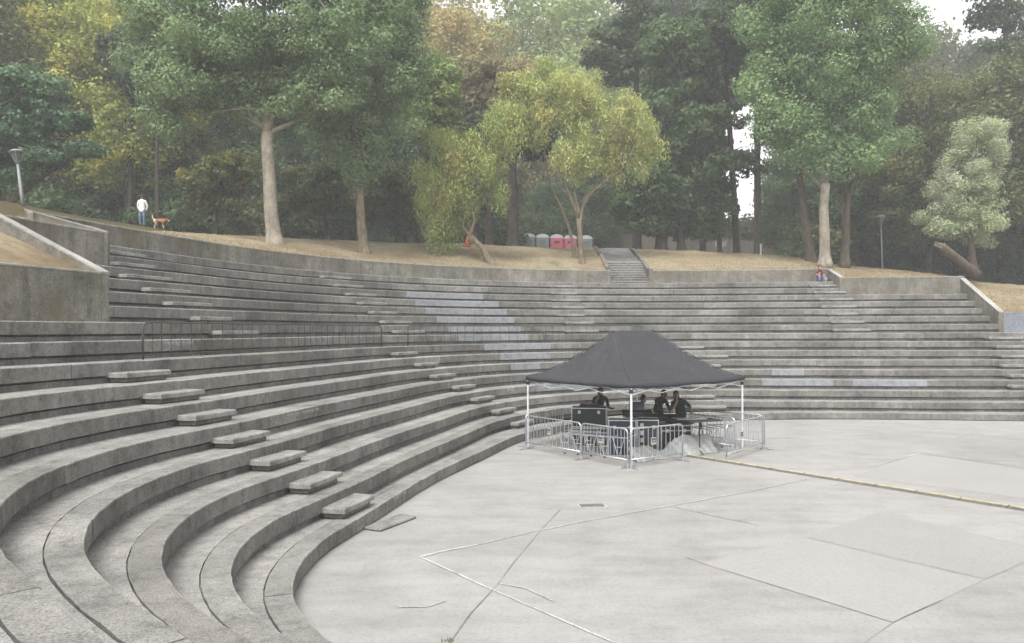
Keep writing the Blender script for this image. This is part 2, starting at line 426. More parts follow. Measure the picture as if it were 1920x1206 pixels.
# step blocks on the aisles
AIS = {'nearest': {1: 652, 2: 590, 3: 520, 4: 453, 5: 387, 6: 325, 7: 262}, 'upper left': {9: 440, 10: 395, 11: 352, 12: 312, 13: 272, 14: 247, 15: 229},
 'second': {1: 977, 2: 943, 3: 903, 4: 868, 5: 828, 6: 798, 7: 757}, 'upper second': {9: 765, 10: 742, 11: 717, 12: 697, 13: 676, 14: 653, 15: 629},
 'upper central': {15: 1051, 14: 1056, 13: 1060, 12: 1066, 11: 1070, 10: 1085, 9: 1090}, 'tent-side': {1: 1325, 2: 1302, 3: 1310, 4: 1300, 5: 1318, 6: 1332, 7: 1285},
 'upper right': {15: 1545, 14: 1555, 13: 1567, 12: 1572, 11: 1578, 10: 1588, 9: 1596}, 'far right': {8: 1882, 7: 1895, 6: 1905, 5: 1915, 4: 1925, 3: 1932}}
AISL = {'nearest': 'nearest lower aisle left of the floor', 'upper left': 'upper left aisle below the end wall', 'second': 'aisle just left of the tent', 'upper second': 'upper aisle below the leaning poplar', 'upper central': 'upper aisle left of the stair', 'tent-side': 'aisle behind the tent', 'upper right': 'upper aisle below the seated person', 'far right': 'lower aisle at the far right'}
for nm, d in AIS.items():
    for kx, u in d.items():
        o1 = off(kx + 1); zc = zt(kx); w, L = .40, random.uniform(1.15, 1.45) * (1 if nm in ('nearest', 'second') else 1.25)
        if nm == 'nearest': w = .50; L = 1.28
        oc = o1 - w / 2 + .06; q = S(oc, u); p = C2.pt(q, oc); a = C2.dir(q)
        rt = empty('step_block', (p[0], p[1], zc), a, '%s-tier step block in the %s' % (ORD[kx], AISL[nm]), 'step', 'concrete step blocks on the aisles')
        top = random.uniform(.195, .215)
        mb = MB(); N = 10
        P = [];                             # slab with worn irregular outline
        for (xx, yy) in [(-L/2, -w/2)] + [(-L/2 + L * i / N, -w/2) for i in range(1, N)] + [(L/2, -w/2)] + [(L/2, w/2)] + [(-L/2, w/2)]:
            P.append((xx + random.uniform(-.012, .012), yy + random.uniform(-.012, .012)))
        n = len(P); V = [(x, y, top - .10) for x, y in P] + [(x * .995, y, top - .02) for x, y in P] + [(x * .97, y * .94, top + random.uniform(-.006, .004)) for x, y in P]
        Q = [tuple(range(n - 1, -1, -1)), tuple(range(2 * n, 3 * n))]
        for r_ in range(2):
            for j in range(n): Q.append((r_ * n + j, r_ * n + (j + 1) % n, (r_ + 1) * n + (j + 1) % n, (r_ + 1) * n + j))
        mb.add(V, Q); mb.build('slab', M['block'], rt)
        mb = MB(); mb.box((.02, .03, (top - .10) / 2), (L - .12, w - .10, top - .098), bev=.02); mb.build('base', M['beam'], rt)

# ------------------------------------------------------------------ retaining walls
def wallobj(name, label, prof_fn, qa, qb, mat, cope_h=.0):
    """prof_fn(q)->(offset, base z, top z)"""
    root = empty(name, (0, 0, 0), label=label, cat='wall')
    n = max(2, int(abs(qb - qa) / 1.5) + 1); T = .26
    for part, mt in (('wall_face', mat), ('coping', M['cope'])):
        mb = MB(); V = []; Q = []
        for i in range(n):
            q = qa + (qb - qa) * i / (n - 1); o, zb, ztop = prof_fn(q)
            j = random.uniform(-.004, .004)
            if part == 'wall_face': pr = [(o + j, zb), (o + j, ztop - .05), (o + T, ztop - .05), (o + T, zb)]
            else: pr = [(o - .012 + j, ztop - .048), (o - .012 + j, ztop - .008), (o + .01, ztop), (o + T + .01, ztop), (o + T + .012, ztop - .048)]
            for (a, b) in pr:
                p = C2.pt(q, a); V.append((p[0], p[1], b))
        k_ = len(V) // n
        for i in range(n - 1):
            for a in range(k_):
                b = (a + 1) % k_; Q.append((i * k_ + a, (i + 1) * k_ + a, (i + 1) * k_ + b, i * k_ + b))
        Q.append(tuple(range(k_ - 1, -1, -1))); Q.append(tuple(range((n - 1) * k_, n * k_)))
        mb.add(V, Q); mb.build(part, mt, root)
    return root
def radial(name, label, q0, o0, z0, q1, o1, z1, zb0, zb1, mat, T=.24):
    root = empty(name, (0, 0, 0), label=label, cat='wall')
    a = C2.pt(q0, o0); b = C2.pt(q1, o1); d = b - a; L = np.hypot(*d); d /= L; nrm = np.array([-d[1], d[0]]) * T / 2
    for part, mt, lo, hi, e in (('wall_face', mat, None, -.05, 0), ('coping', M['cope'], -.048, 0, .012)):
        V = []; n = 14
        for i in range(n + 1):
            f = i / n; c_ = a + d * (L * f); zz = z0 + (z1 - z0) * f; j = random.uniform(-.006, .006)
            zb = (zb0 + (zb1 - zb0) * f) if lo is None else zz + lo
            for sgn, zz_ in ((-1, zb), (-1, zz + hi + j), (1, zz + hi + j), (1, zb)):
                p = c_ + nrm * sgn * (1 + e / (T / 2)); V.append((p[0], p[1], zz_))
        Q = [(3, 2, 1, 0), tuple(n * 4 + x for x in (0, 1, 2, 3))]
        for i in range(n):
            for x in range(4): Q.append((i * 4 + x, i * 4 + (x + 1) % 4, (i + 1) * 4 + (x + 1) % 4, (i + 1) * 4 + x))
        MB().add(V, Q).build(part, mt, root)
    return root
OW = 12.48; ZW = 7.34
stL, stR = S(OW, 1145), S(OW, 1217)
wallobj('retaining_wall', 'long stained retaining wall above the top tier, left of the stair', lambda q: (OW, 6.5, ZW), LB1, stL, M['wall'])
wallobj('retaining_wall', 'stained retaining wall above the top tier, right of the stair', lambda q: (OW, 6.5, ZW), stR, RB1, M['wall'])
wallobj('retaining_wall', 'retaining wall stepping forward behind the fourteenth tier, far right', lambda q: (10.92, 5.68, 6.74), RB0 - .2, RA1, M['wall'])
wallobj('retaining_wall', 'bluish grey painted retaining wall at the right edge', lambda q: (7.02, 3.64, 4.70), RA0 - .6, C2.n - 2, M['bluepaint'])
wallobj('retaining_wall', 'dark mottled end wall left of the upper tiers, behind the sloped coping', lambda q: (10.92, 5.68, 6.82), S(10.92, -260), LB0, M['wall'])
wallobj('retaining_wall', 'brown streaked end wall in front at the left edge, dry grass on top', lambda q: (7.8, 4.06, 5.30), S(7.8, -300), LA0, M['wall'])
radial('sloped_side_wall', 'sloped side wall with pale coping running down to the brown end wall', LA0 + .4, 7.78, 5.32, LA1 + .4, 11.4, 7.05, 4.06, 5.6, M['wall'])
radial('sloped_side_wall', 'short sloped side wall with pale coping behind the mottled end wall', LB0 + .3, 10.9, 6.84, LB1 + .3, 12.8, 7.42, 5.7, 6.5, M['wall'])
radial('sloped_side_wall', 'long sloped side wall with pale coping at the right end of the tiers', RA0 - .3, 7.0, 4.72, RA1 - .3, 11.15, 6.76, 3.64, 5.7, M['wall'])
radial('sloped_side_wall', 'short sloped side wall beside the seated person', RB0 - .3, 10.9, 6.76, RB1 - .3, 12.7, 7.36, 5.7, 6.5, M['wall'])

# ------------------------------------------------------------------ terrain
tab_u = [-400, -100, 60, 200, 480, 700, 960, 1200, 1500, 1700, 1900, 2100, 2400]
tab_z = [7.6, 7.7, 7.75, 7.75, 8.5, 9.12, 9.5, 9.42, 8.85, 8.0, 7.1, 6.5, 6.0]
tab_q = []
for u in tab_u:
    try: tab_q.append(S(OW, u))
    except TypeError: tab_q.append(None)
if tab_q[0] is None or tab_q[0] > tab_q[1]: tab_q[0] = qNear - 20
for i, v in enumerate(tab_q):
    if v is None: tab_q[i] = (C2.n - 1) if i > 6 else 0
zc_of = lambda q: float(np.interp(q, tab_q, tab_z))
slope_of = lambda q: float(np.interp(q, [tab_q[3], tab_q[4], tab_q[5], tab_q[10]], [.34, .24, .03, .02]))
def start_of(q):
    if q < LA0 + .4: return 7.8 + .2, 5.12
    if q < LB0: return 10.92 + .2, 6.72
    if q <= RB0: return OW + .2, ZW - .06
    if q <= RA0 - .6: return 10.92 + .2, 6.66
    return 7.02 + .2, 4.62
def tz(q, o):
    t = o - OW; zc = zc_of(q); o0, z0 = start_of(q)
    if t < 7.5:
        f = (o - o0) / (7.5 + OW - o0); f = max(0, min(1, f))
        if q < LA0 + .4:                                     # steep grass ramp beside the sloped coping
            return 5.16 + 1.36 * (o - 7.8) / 3.3 if o < 11.1 else 6.52 + (zc - 6.52) * (o - 11.1) / (OW + 7.5 - 11.1)
        g = 1 - (1 - f) ** 1.35
        return z0 + (zc - z0) * g
    t2 = t - 7.5; sl = slope_of(q)
    sp_ = 7.5 if q < tab_q[3] + 30 else 7
    return zc + sl * min(t2, sp_) + .012 * max(0, t2 - sp_)
_a, _b = C2.pt(stL, OW), C2.pt(stR, OW); SCX, SCY, SWD = (_a[0] + _b[0]) / 2, (_a[1] + _b[1]) / 2, float(_b[0] - _a[0])
qs_all = sorted(set([stL - 10 + i * .5 for i in range(int((stR - stL + 20) * 2))] + [qNear - 6 + i * 2.0 for i in range(int((C2.n - 1 - qNear + 6) / 2) + 1)] + [LA0 + .39, LA0 + .41, LB0 - .01, LB0 + .01, RB0 - .01, RB0 + .01, RA0 - .59, RA0 - .61]))
qs_all = [q for q in qs_all if q >= 0]
stairC, stairW = (stL + stR) / 2, None
tsteps = [-4.6, -4, -3.2, -2.4, -1.5, -.8, 0, .3, .8, 1.5, 2.3, 3.2, 4.2, 5.2, 6.2, 7, 7.5, 7.8, 8, 9, 11, 14, 18, 23, 29, 36, 46, 60, 80, 110, 150]
V = []; n = len(tsteps) + 1; Q = []; MI = []
for q in qs_all:
    o0, z0 = start_of(q)
    for j, t in enumerate([None] + tsteps):
        if t is None: o = o0
        else: o = max(OW + .2 + t, o0 + .001 * (j + 1))
        p = C2.pt(q, o); zz = tz(q, o)
        if t and t > 0: zz += .05 * math.sin(q * .7 + t) * min(1, t / 3) * math.cos(q * .23 - t * .8) - (.0 if t < 5 else 0)
        V.append((p[0], p[1], zz))
for i in range(len(qs_all) - 1):
    qm = (qs_all[i] + qs_all[i + 1]) / 2
    for j in range(n - 1):
        # leave the stair cutting open
        c_ = sum((np.array(V[a]) for a in (i * n + j, (i + 1) * n + j, (i + 1) * n + j + 1, i * n + j + 1))) / 4
        if abs(c_[0] - SCX) < SWD / 2 + .12 and c_[1] - SCY < 7.7 and c_[1] - SCY > -2: continue
        Q.append((i * n + j, (i + 1) * n + j, (i + 1) * n + j + 1, i * n + j + 1))
        t = tsteps[min(j, len(tsteps) - 1)]
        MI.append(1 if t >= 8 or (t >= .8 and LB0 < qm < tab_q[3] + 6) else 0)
terrain = meshobj('ground', V, Q, None, None, True, mats=[M['grass'], M['forest_floor']], mi=MI)
tag(terrain, 'bank of dry grass rising from the wall into the shaded wood', 'ground', kind='structure')
bvh = BVHTree.FromPolygons([Vector(v) for v in V], Q)
def gz(x, y):
    h = bvh.ray_cast(Vector((x, y, 60)), Vector((0, 0, -1)))
    return h[0].z if h[0] is not None else 9.5
def hit(u, v):
    o = Vector((0, 0, HC)); d = W(u, v, 1.0) - o
    h = bvh.ray_cast(o + d * 12, d.normalized())
    return h[0] if h[0] is not None else None
def onD(u, D):
    x = (u - 960) / F * D; return Vector((x, D, gz(x, D)))
# far ground out to the horizon
tag(meshobj('far_ground', [(-900, -900, -.3), (900, -900, -.3), (900, 900, -.3), (-900, 900, -.3)], [(0, 1, 2, 3)], M['forest_floor']), 'dark ground far beyond the wood', 'ground', kind='structure')
# arena floor
fl = [tuple(C1.pt(q, .2)) for q in np.linspace(0, C1.n - 1, 160)]
V = [(x, y, FLOOR) for x, y in fl] + [(46, -14, FLOOR), (8, -14, FLOOR)]
tag(meshobj('arena_floor', V, [tuple(range(len(V) - 1, -1, -1))], M['floor']), 'pale concrete arena floor', 'floor', kind='structure')
def strip(name, pts, w, mat, dz, label, wob=0.0):
    P = [G(*p) for p in pts]; V = []; Q = []; D = []
    for a, b in zip(P[:-1], P[1:]):
        L = (b - a).length; m_ = max(1, int(L / .35))
        D += [a.lerp(b, i / m_) for i in range(m_)]
    D.append(P[-1])
    for i, p in enumerate(D):
        t = (D[min(i + 1, len(D) - 1)] - D[max(0, i - 1)]).normalized(); nn = Vector((-t.y, t.x, 0))
        ww = w * random.uniform(1 - wob, 1 + wob) / 2; sh = random.uniform(-wob, wob) * w * .8
        V += [p + nn * (sh - ww) + Vector((0, 0, dz)), p + nn * (sh + ww) + Vector((0, 0, dz))]
    Q = [(2 * i, 2 * i + 2, 2 * i + 3, 2 * i + 1) for i in range(len(D) - 1)]
    return tag(meshobj(name, V, Q, mat), label, 'floor marking', kind='structure')
def patch(name, pts, mat, dz, label):
    return tag(meshobj(name, [G(*p) + Vector((0, 0, dz)) for p in pts], [tuple(range(len(pts)))], mat), label, 'floor slab', kind='structure')
patch('floor_slab', [(1510, 1008), (1845, 1086), (1980, 1035), (1645, 961)], M['panel_dark'], .004, 'darker repaired concrete slab in the arena floor')
patch('floor_slab', [(1315, 1056), (1672, 1168), (1845, 1087), (1508, 1009)], M['panel_mid'], .004, 'slightly darker concrete slab beside the darker one')
patch('floor_slab', [(1600, 893), (1722, 850), (1990, 893), (1915, 935)], M['panel_mid'], .004, 'slightly darker slab beyond the cable cover')
strip('court_line', [(1150, 1206), (925, 1108), (787, 1045)], .036, M['white_line'], .009, 'painted white court line running to the bottom edge', .2)
strip('court_line', [(787, 1045), (830, 1034), (893, 1022)], .05, M['white_line'], .009, 'painted white court line at the corner', .25)
strip('court_line', [(893, 1022), (1010, 995)], .035, M['faint_line'], .009, 'worn stretch of white court line', .5)
strip('court_line', [(1010, 995), (1120, 973), (1255, 949), (1400, 923), (1517, 898)], .05, M['faint_line'], .009, 'long faded court line across the floor', .35)
strip('court_line', [(1640, 874), (1722, 850)], .05, M['faint_line'], .009, 'faded court line beyond the cable cover', .35)
strip('court_line', [(1722, 850), (1930, 878)], .05, M['faint_line'], .009, 'faint court line turning towards the right edge', .5)
strip('court_line', [(1255, 949), (1330, 966), (1420, 985)], .03, M['faint_line'], .0095, 'faint crossing line in the middle of the floor', .5)
strip('court_line', [(935, 1094), (985, 1105), (1035, 1128)], .03, M['faint_line'], .0095, 'faint curved scuff beside the white line', .5)
strip('court_line', [(745, 1140), (800, 1138), (835, 1128)], .03, M['faint_line'], .0095, 'faint scuff left of the long joint', .5)
strip('court_line', [(1790, 822), (1860, 806)], .04, M['faint_line'], .009, 'faint mark at the far right of the floor', .5)
strip('floor_joint', [(838, 1212), (862, 1176), (882, 1150), (903, 1128), (925, 1104), (965, 1052), (1010, 997), (1050, 955)], .012, M['crack'], .013, 'long dark joint crossing the white lines', .55)
strip('floor_joint', [(1285, 1046), (1330, 1062), (1500, 1114), (1672, 1168)], .011, M['crack'], .013, 'dark cracked joint below the slabs', .6)
strip('floor_joint', [(1620, 1206), (1672, 1168), (1765, 1126)], .011, M['crack'], .0135, 'dark joint meeting the cracked one', .6)
strip('floor_joint', [(1520, 1010), (1650, 1044), (1845, 1087)], .007, M['crack'], .013, 'thin joint between the two slabs', .6)
strip('floor_joint', [(1845, 1087), (1930, 1050)], .007, M['crack'], .013, 'thin joint at the right edge', .6)

# drain cover, loose slab
dc = empty('drain_cover', G(1109, 949), math.atan2(.1, 1), 'small square metal drain cover set in the floor', 'drain cover')
MB().box((0, 0, .006), (.62, .34, .012)).build('frame', M['faint_line'], dc)
MB().box((0, 0, .012), (.52, .26, .014), bev=.004).build('cover', M['dark_metal'], dc)
p1, p2 = G(688, 1000), G(765, 971); dd = p2 - p1
MB_ = MB(); MB_.box((0, 0, .03), (dd.length * .9, .40, .06), bev=.02)
o = MB_.build('loose_slab', M['beamtop']); o.location = (p1 + p2) / 2 + Vector((.02, .1, 0)); o.rotation_euler = (0, 0, math.atan2(dd.y, dd.x))
tag(o, 'low concrete slab lying on the floor against the lowest tier', 'slab')
tf = empty('weed_tuft', G(835, 1203), label='small weed growing in the floor joint at the bottom edge', cat='weed')
mb = MB()
for i in range(26):
    a = random.uniform(0, 6.28); r_ = random.uniform(.01, .09); h = random.uniform(.02, .06)
    c_ = Vector((math.cos(a) * r_, math.sin(a) * r_ * .6, 0)); d_ = Vector((random.uniform(-.03, .03), random.uniform(-.03, .03), h))
    mb.add([c_, c_ + Vector((.012, 0, 0)), c_ + d_], [(0, 1, 2)])
M['weed'] = foliage('weed_leaf', [(.12, .13, .05), (.18, .19, .08), (.2, .18, .1)])
mb.build('leaves', M['weed'], tf)

# cable cover (yellow lid)
a, b = G(1290, 855.5), G(1990, 968)
root = empty('cable_cover', (0, 0, 0), label='long cable protector with worn yellow lid running from the tent to the right edge', cat='cable cover')
d = (b - a); L = d.length; d.normalize(); nn = Vector((-d.y, d.x, 0)); nseg = int(L / .9)
mb, ml = MB(), MB()
for i in range(nseg):
    s0, s1 = a + d * (L * i / nseg), a + d * (L * (i + 1) / nseg - .015)
    pr = [(-.13, 0), (-.08, .04), (.08, .04), (.13, 0)]
    V = [p_ + nn * x + Vector((0, 0, z_)) for p_ in (s0, s1) for x, z_ in pr]
    mb.add(V, [(0, 1, 5, 4), (1, 2, 6, 5), (2, 3, 7, 6), (3, 2, 1, 0), (4, 5, 6, 7)])
    wv = random.uniform(-.008, .008)
    V = [p_ + nn * x + Vector((0, 0, z_)) for p_ in (s0 + d * .02, s1 - d * .01) for x, z_ in [(-.03 + wv, .0405), (-.028 + wv, .052), (.05 + wv, .052), (.054 + wv, .0405)]]
    ml.add(V, [(0, 1, 5, 4), (1, 2, 6, 5), (2, 3, 7, 6), (3, 2, 1, 0), (4, 5, 6, 7)])
mb.build('ramp', M['covergrey'], root); ml.build('lid', M['yellow'], root)

# ------------------------------------------------------------------ stair
st = empty('staircase', (SCX, SCY, zt(16)), 0, 'narrow concrete stair climbing from the top tier through the wall to the wood', 'stairs')
ns = 9
for i in range(ns):
    h = .165 * (i + 1); y0 = .30 * i
    m1 = MB().box((0, y0 + .17, h - .03), (SWD - .02, .36, .055), bev=.008).build('step', M['cope'], st)
    MB().box((0, y0 + .19, (h - .06) / 2), (SWD - .04, .30, h - .06)).build('step_riser', M['riser'], m1)
topz = .165 * ns; zend = gz(SCX - 1.5, SCY + 8.4) - zt(16) + .02
V = [(-SWD/2, 2.7, topz - .03), (SWD/2, 2.7, topz - .03), (SWD/2, 7.9, zend), (-SWD/2, 7.9, zend)]
meshobj('ramp', V, [(0, 1, 2, 3)], M['riser'], st)
for sgn in (-1, 1):
    V = []; n_ = 12
    for i in range(n_ + 1):
        y = -.02 + 7.9 * i / n_; x = sgn * (SWD / 2 + .10)
        zz = gz(SCX + x + sgn * .35, SCY + max(.5, y)) + .09 - zt(16)
        for dx, z_ in ((-.11, -.1), (-.11, zz), (.11, zz), (.11, -.1)): V.append((x + dx, y, z_))
    Q = [(0, 1, 2, 3), tuple(n_ * 4 + x for x in (3, 2, 1, 0))]
    for i in range(n_):
        for x in range(4): Q.append((i * 4 + x, (i + 1) * 4 + x, (i + 1) * 4 + (x + 1) % 4, i * 4 + (x + 1) % 4))
    MB().add(V, Q).build('side_wall', M['wall'], st)

# ------------------------------------------------------------------ dark fixed railings on tier 8
def railing(ua, ub, label, zk=8, h=.80, do=.2, nb=26):
    o = off(zk) + do; qa, qb = S(o, ua), S(o, ub); z = zt(zk)
    root = empty('railing', (0, 0, 0), label=label, cat='railing', group='dark steel railings on the eighth tier')
    P = [C2.pt(qa + (qb - qa) * i / 60, o) for i in range(61)]
    top = [(P[0][0], P[0][1], z), (P[0][0], P[0][1], z + h - .14)]
    for i in range(1, 5):
        a_ = math.pi / 2 * i / 4; c_ = C2.pt(qa + (qb - qa) * .0 + .9 * (1 - math.cos(a_)), o)
        top.append((c_[0], c_[1], z + h - .14 + .14 * math.sin(a_)))
    top += [(p[0], p[1], z + h) for p in P[3:-3]]
    for i in range(0, 5):
        a_ = math.pi / 2 * (4 - i) / 4; c_ = C2.pt(qb - .9 * (1 - math.cos(a_)), o); top.append((c_[0], c_[1], z + h - .14 + .14 * math.sin(a_)))
    top.append((P[-1][0], P[-1][1], z))
    MB().tube(top, .022, 8).build('rail_frame', M['rail_metal'], root, True)
    MB().tube([(p[0], p[1], z + .10) for p in P], .014, 6).build('bottom_rail', M['rail_metal'], root, True)
    for i in range(1, nb):
        p = C2.pt(qa + (qb - qa) * i / nb, o)
        MB().tube([(p[0], p[1], z + (.0 if i % 6 == 0 else .10)), (p[0], p[1], z + h)], .009, 6).build('baluster', M['rail_metal'], root)
railing(268, 715, 'dark steel railing nearest the camera, in front of the left end wall', nb=30)
railing(765, 1205, 'dark steel railing crossing the grey painted patches behind the tent', nb=32)
#railing(1480, 1850, 'thin dark railing on the right side of the tiers', nb=30)

# ------------------------------------------------------------------ tent
Fp = G(1183, 876); e1 = Vector((.785, .619, 0)).normalized(); e2 = Vector((-.619, .785, 0))
A_, B_ = 5.15, 4.5
tent = empty('canopy_tent', Fp + e1 * A_ / 2 + e2 * B_ / 2, math.atan2(e1.y, e1.x), 'open sided black pop-up canopy on white legs standing on the arena floor', 'tent')
EH = 2.42 - FLOOR; PK = 3.86 - FLOOR; RL = .88
cor = [(-A_/2, -B_/2), (A_/2, -B_/2), (A_/2, B_/2), (-A_/2, B_/2)]
N = 24
def roofz(x, y):
    # height by distance outwards from the ridge segment; concave (sagging) hips
    ax = max(0, (abs(x) - RL) / (A_/2 - RL)); ay = abs(y) / (B_/2); t = max(ax, ay)
    edge = 1 - min(ax, ay) / max(t, 1e-6) if t > 0 else 0     # 1 mid-edge, 0 at hips
    z = EH + (PK - EH) * ((1 - t) ** 1.42)
    z -= .07 * math.sin(math.pi * min(1, t)) * edge
    z -= .045 * edge * t ** 4
    return z + (.004 * math.sin(9 * x + 5 * y))
V = []; Q = []
for i in range(N * 2 + 1):
    for j in range(N * 2 + 1):
        x = -A_/2 + A_ * i / (2 * N); y = -B_/2 + B_ * j / (2 * N)
        V.append((x, y, roofz(x, y)))
w_ = 2 * N + 1
for i in range(2 * N):
    for j in range(2 * N): Q.append((i * w_ + j, (i + 1) * w_ + j, (i + 1) * w_ + j + 1, i * w_ + j + 1))
cp = meshobj('canopy', V, Q, M['canopy'], tent, True)
sm = cp.modifiers.new('thick', 'SOLIDIFY'); sm.thickness = .008
# valance: hanging strip with a gently waving lower edge
mb = MB(); V = []; ring = []
for a_, b_ in zip(cor, cor[1:] + cor[:1]):
    for i in range(20): ring.append((a_[0] + (b_[0] - a_[0]) * i / 20, a_[1] + (b_[1] - a_[1]) * i / 20, i / 20))
n_ = len(ring)
for x, y, f in ring:
    zz = roofz(x, y); k_ = 1.004
    V.append((x * k_, y * k_, zz + .012)); V.append((x * 1.008 + .01 * math.sin(11 * f * 3.1), y * 1.008 + .01 * math.cos(13 * f), zz - .12 - .015 * math.sin(f * 9.4)))
mb.add(V, [(2 * i, 2 * ((i + 1) % n_), 2 * ((i + 1) % n_) + 1, 2 * i + 1) for i in range(n_)])
vl = mb.build('valance', M['valance'], tent, True); s2 = vl.modifiers.new('thick', 'SOLIDIFY'); s2.thickness = .006
sm2 = [(-RL, 0), (RL, 0)]
# seams on the hips
for i, (cx, cy) in enumerate(cor):
    rx = RL * (1 if cx > 0 else -1)
    MB().tube([(rx + (cx - rx) * t / 12, cy * t / 12, roofz(rx + (cx - rx) * t / 12, cy * t / 12) + .008) for t in range(13)], .012, 5).build('hip_seam', M['valance'], tent)
for (cx, cy) in cor:
    x, y = cx * .985, cy * .985; spl = 1.012
    lg = MB(); lg.box((x, y, EH * .7 - .02), (.05, .05, EH * .58), bev=.008); lg.box((x, y, EH * .27), (.042, .042, EH * .54), bev=.006)
    lgo = lg.build('leg', M['white_metal'], tent)
    MB().box((x, y, .01), (.16, .14, .02), bev=.005).build('foot_plate', M['dark_metal'], lgo)
    MB().box((x, y, EH - .22), (.085, .085, .1), bev=.01).build('bracket', M['black_metal'], lgo)
def scis(p, q, n_):
    m1 = MB()
    for i in range(n_):
        a0 = Vector(p).lerp(Vector(q), i / n_); a1 = Vector(p).lerp(Vector(q), (i + 1) / n_)
        up, dn = Vector((0, 0, -.06)), Vector((0, 0, -.26))
        off_ = Vector((0, 0, 0))
        m1.beam(a0 + up, a1 + dn, .022, .014); m1.beam(a0 + dn, a1 + up, .014, .022)
    return m1.build('scissor_truss', M['white_metal'], tent)
zt_ = EH - .06
for a_, b_ in zip(cor, cor[1:] + cor[:1]):
    scis((a_[0] * .98, a_[1] * .98, zt_), (b_[0] * .98, b_[1] * .98, zt_), 4)
MB().tube([(-RL, 0, PK - .04), (RL, 0, PK - .04)], .02, 6).build('ridge_pole', M['white_metal'], tent)

# ------------------------------------------------------------------ crowd barriers
def barrier(p, q, label, h=1.05, sign=False, mat='galv', nb=14, sgn_side=-1):
    p, q = Vector(p), Vector(q); d = q - p; L = d.length; a = math.atan2(d.y, d.x)
    root = empty('crowd_barrier', p, a, label, 'barrier', 'steel crowd barriers around the tent')
    mt = M[mat]; r_ = .12
    fr = [(0.02, 0, .05), (0.02, 0, h - r_)] + [(0.02 + r_ - r_ * math.cos(t), 0, h - r_ + r_ * math.sin(t)) for t in (.4, .8, 1.2, 1.57)]
    fr += [(L - .02 - r_ + r_ * math.sin(t), 0, h - r_ + r_ * math.cos(t)) for t in (0, .4, .8, 1.2, 1.57)] + [(L - .02, 0, .05)]
    MB().tube(fr, .021, 8).build('frame', mt, root, True)
    MB().tube([(0.02, 0, .22), (L - .02, 0, .22)], .017, 8).build('bottom_rail', mt, root, True)
    for i in range(1, nb):
        x = L * i / nb; MB().tube([(x, 0, .22), (x, 0, h)], .0095, 6).build('bar', mt, root)
    for x in (.02, L - .02):
        f_ = MB(); f_.beam((x, -.26, .02), (x, .26, .02), .05, .012); f_.beam((x, -.26, .02), (x, -.3, .0), .05, .012); f_.beam((x, .26, .02), (x, .3, 0), .05, .012); f_.tube([(x, 0, .0), (x, 0, .12)], .026, 8)
        f_.build('foot', mt, root)
    hk = MB(); hk.tube([(L, 0, h * .72), (L + .05, 0, h * .72), (L + .05, 0, h * .66)], .008, 6); hk.build('hook', mt, root)
    if sign:
        y = sgn_side * .03; x = L * sign
        pb_ = MB(); pb_.box((x, y, .66), (.20, .012, .20), bev=.003); po = pb_.build('placard', M['white_plastic'], root)
        MB().box((x, y * 1.35, .715), (.18, .006, .06)).build('placard_heading', M['signblue'], po)
        MB().box((x, y * 1.35, .59), (.19, .006, .025)).build('placard_stripe', M['signyellow'], po)
        t_ = MB()
        for j in range(3): t_.box((x - .06 + j * .06, y * 1.4, .645), (.028, .007, .045))
        t_.build('placard_lettering', M['black_metal'], po)
    return root
P0, P1, P2, P3 = G(986, 842), G(1089, 861.5), G(1177, 878), G(1280, 864)
barrier(P0, P1, 'crowd barrier with placard at the left front of the tent, nearest the steps', sign=.45)
barrier(P1, P2, 'crowd barrier with placard in front of the zigzag trestle legs', sign=.45)
barrier(P2 + Vector((.05, .02, 0)), P3, 'crowd barrier with placard in front of the white plastic sheet', sign=.42, nb=12)
P4, P5, P6 = G(1361, 867), G(1433, 842), Vector((5.95, 25.3, FLOOR))
barrier(P4, P5, 'crowd barrier with placard at the right front corner of the tent', sign=.35, nb=16)
barrier(P5 + Vector((-.03, .06, 0)), P6, 'crowd barrier closing the right rear side of the tent enclosure', nb=16)
barrier(Vector((6.75, 22.9, FLOOR)), Vector((5.55, 24.2, FLOOR)), 'crowd barrier standing inside behind the tall black table', nb=14)
barrier(Vector((4.05, 27.5, FLOOR)), Vector((5.95, 27.2, FLOOR)), 'crowd barrier behind the crew under the tent', nb=14)
barrier(Vector((.42, 24.1, FLOOR)), Vector((1.75, 26.0, FLOOR)), 'crowd barrier along the left side of the tent by the steps', nb=14)

# ------------------------------------------------------------------ equipment under the tent
def case(u, D, w, dp, h, rz, mat, label, z=FLOOR, lid=True):
    x = (u - 960) / F * D
    rt = empty('flight_case', (x, D, z), rz, label, 'flight case')
    MB().box((0, 0, h / 2 + .0), (w, dp, h), bev=.01).build('box_body', mat, rt)
    e = MB(); t = .028
    for sx in (-1, 1):
        for sy in (-1, 1):
            e.box((sx * w / 2, sy * dp / 2, h / 2), (t, t, h + .01))
    for sz in (0.008, h):
        for sy in (-1, 1): e.box((0, sy * dp / 2, sz), (w - t, t * .92, t))
        for sx in (-1, 1): e.box((sx * w / 2, 0, sz), (t * .92, dp - t, t))
    if lid:
        for sy in (-1, 1): e.box((0, sy * (dp / 2 + .002), h * .80), (w - t, .02, .03))
    e.build('edge_trim', M['alu'], rt)
    l_ = MB()
    for sx in (-.28, .28): l_.box((sx * w, -dp / 2 - .012, h * .80), (.09, .03, .10), bev=.004)
    l_.build('latch', M['alu'], rt)
    hd = MB()
    for sx in (-1, 1): hd.box((sx * (w / 2 + .01), 0, h * .5), (.02, .18, .10), bev=.004)
    hd.build('handle', M['black_metal'], rt)
    return rt
TA = math.atan2(e1.y, e1.x)
case(1105, 24.6, 1.15, .75, .58, -.16, M['grey_case'], 'grey lower flight case under the large black one')
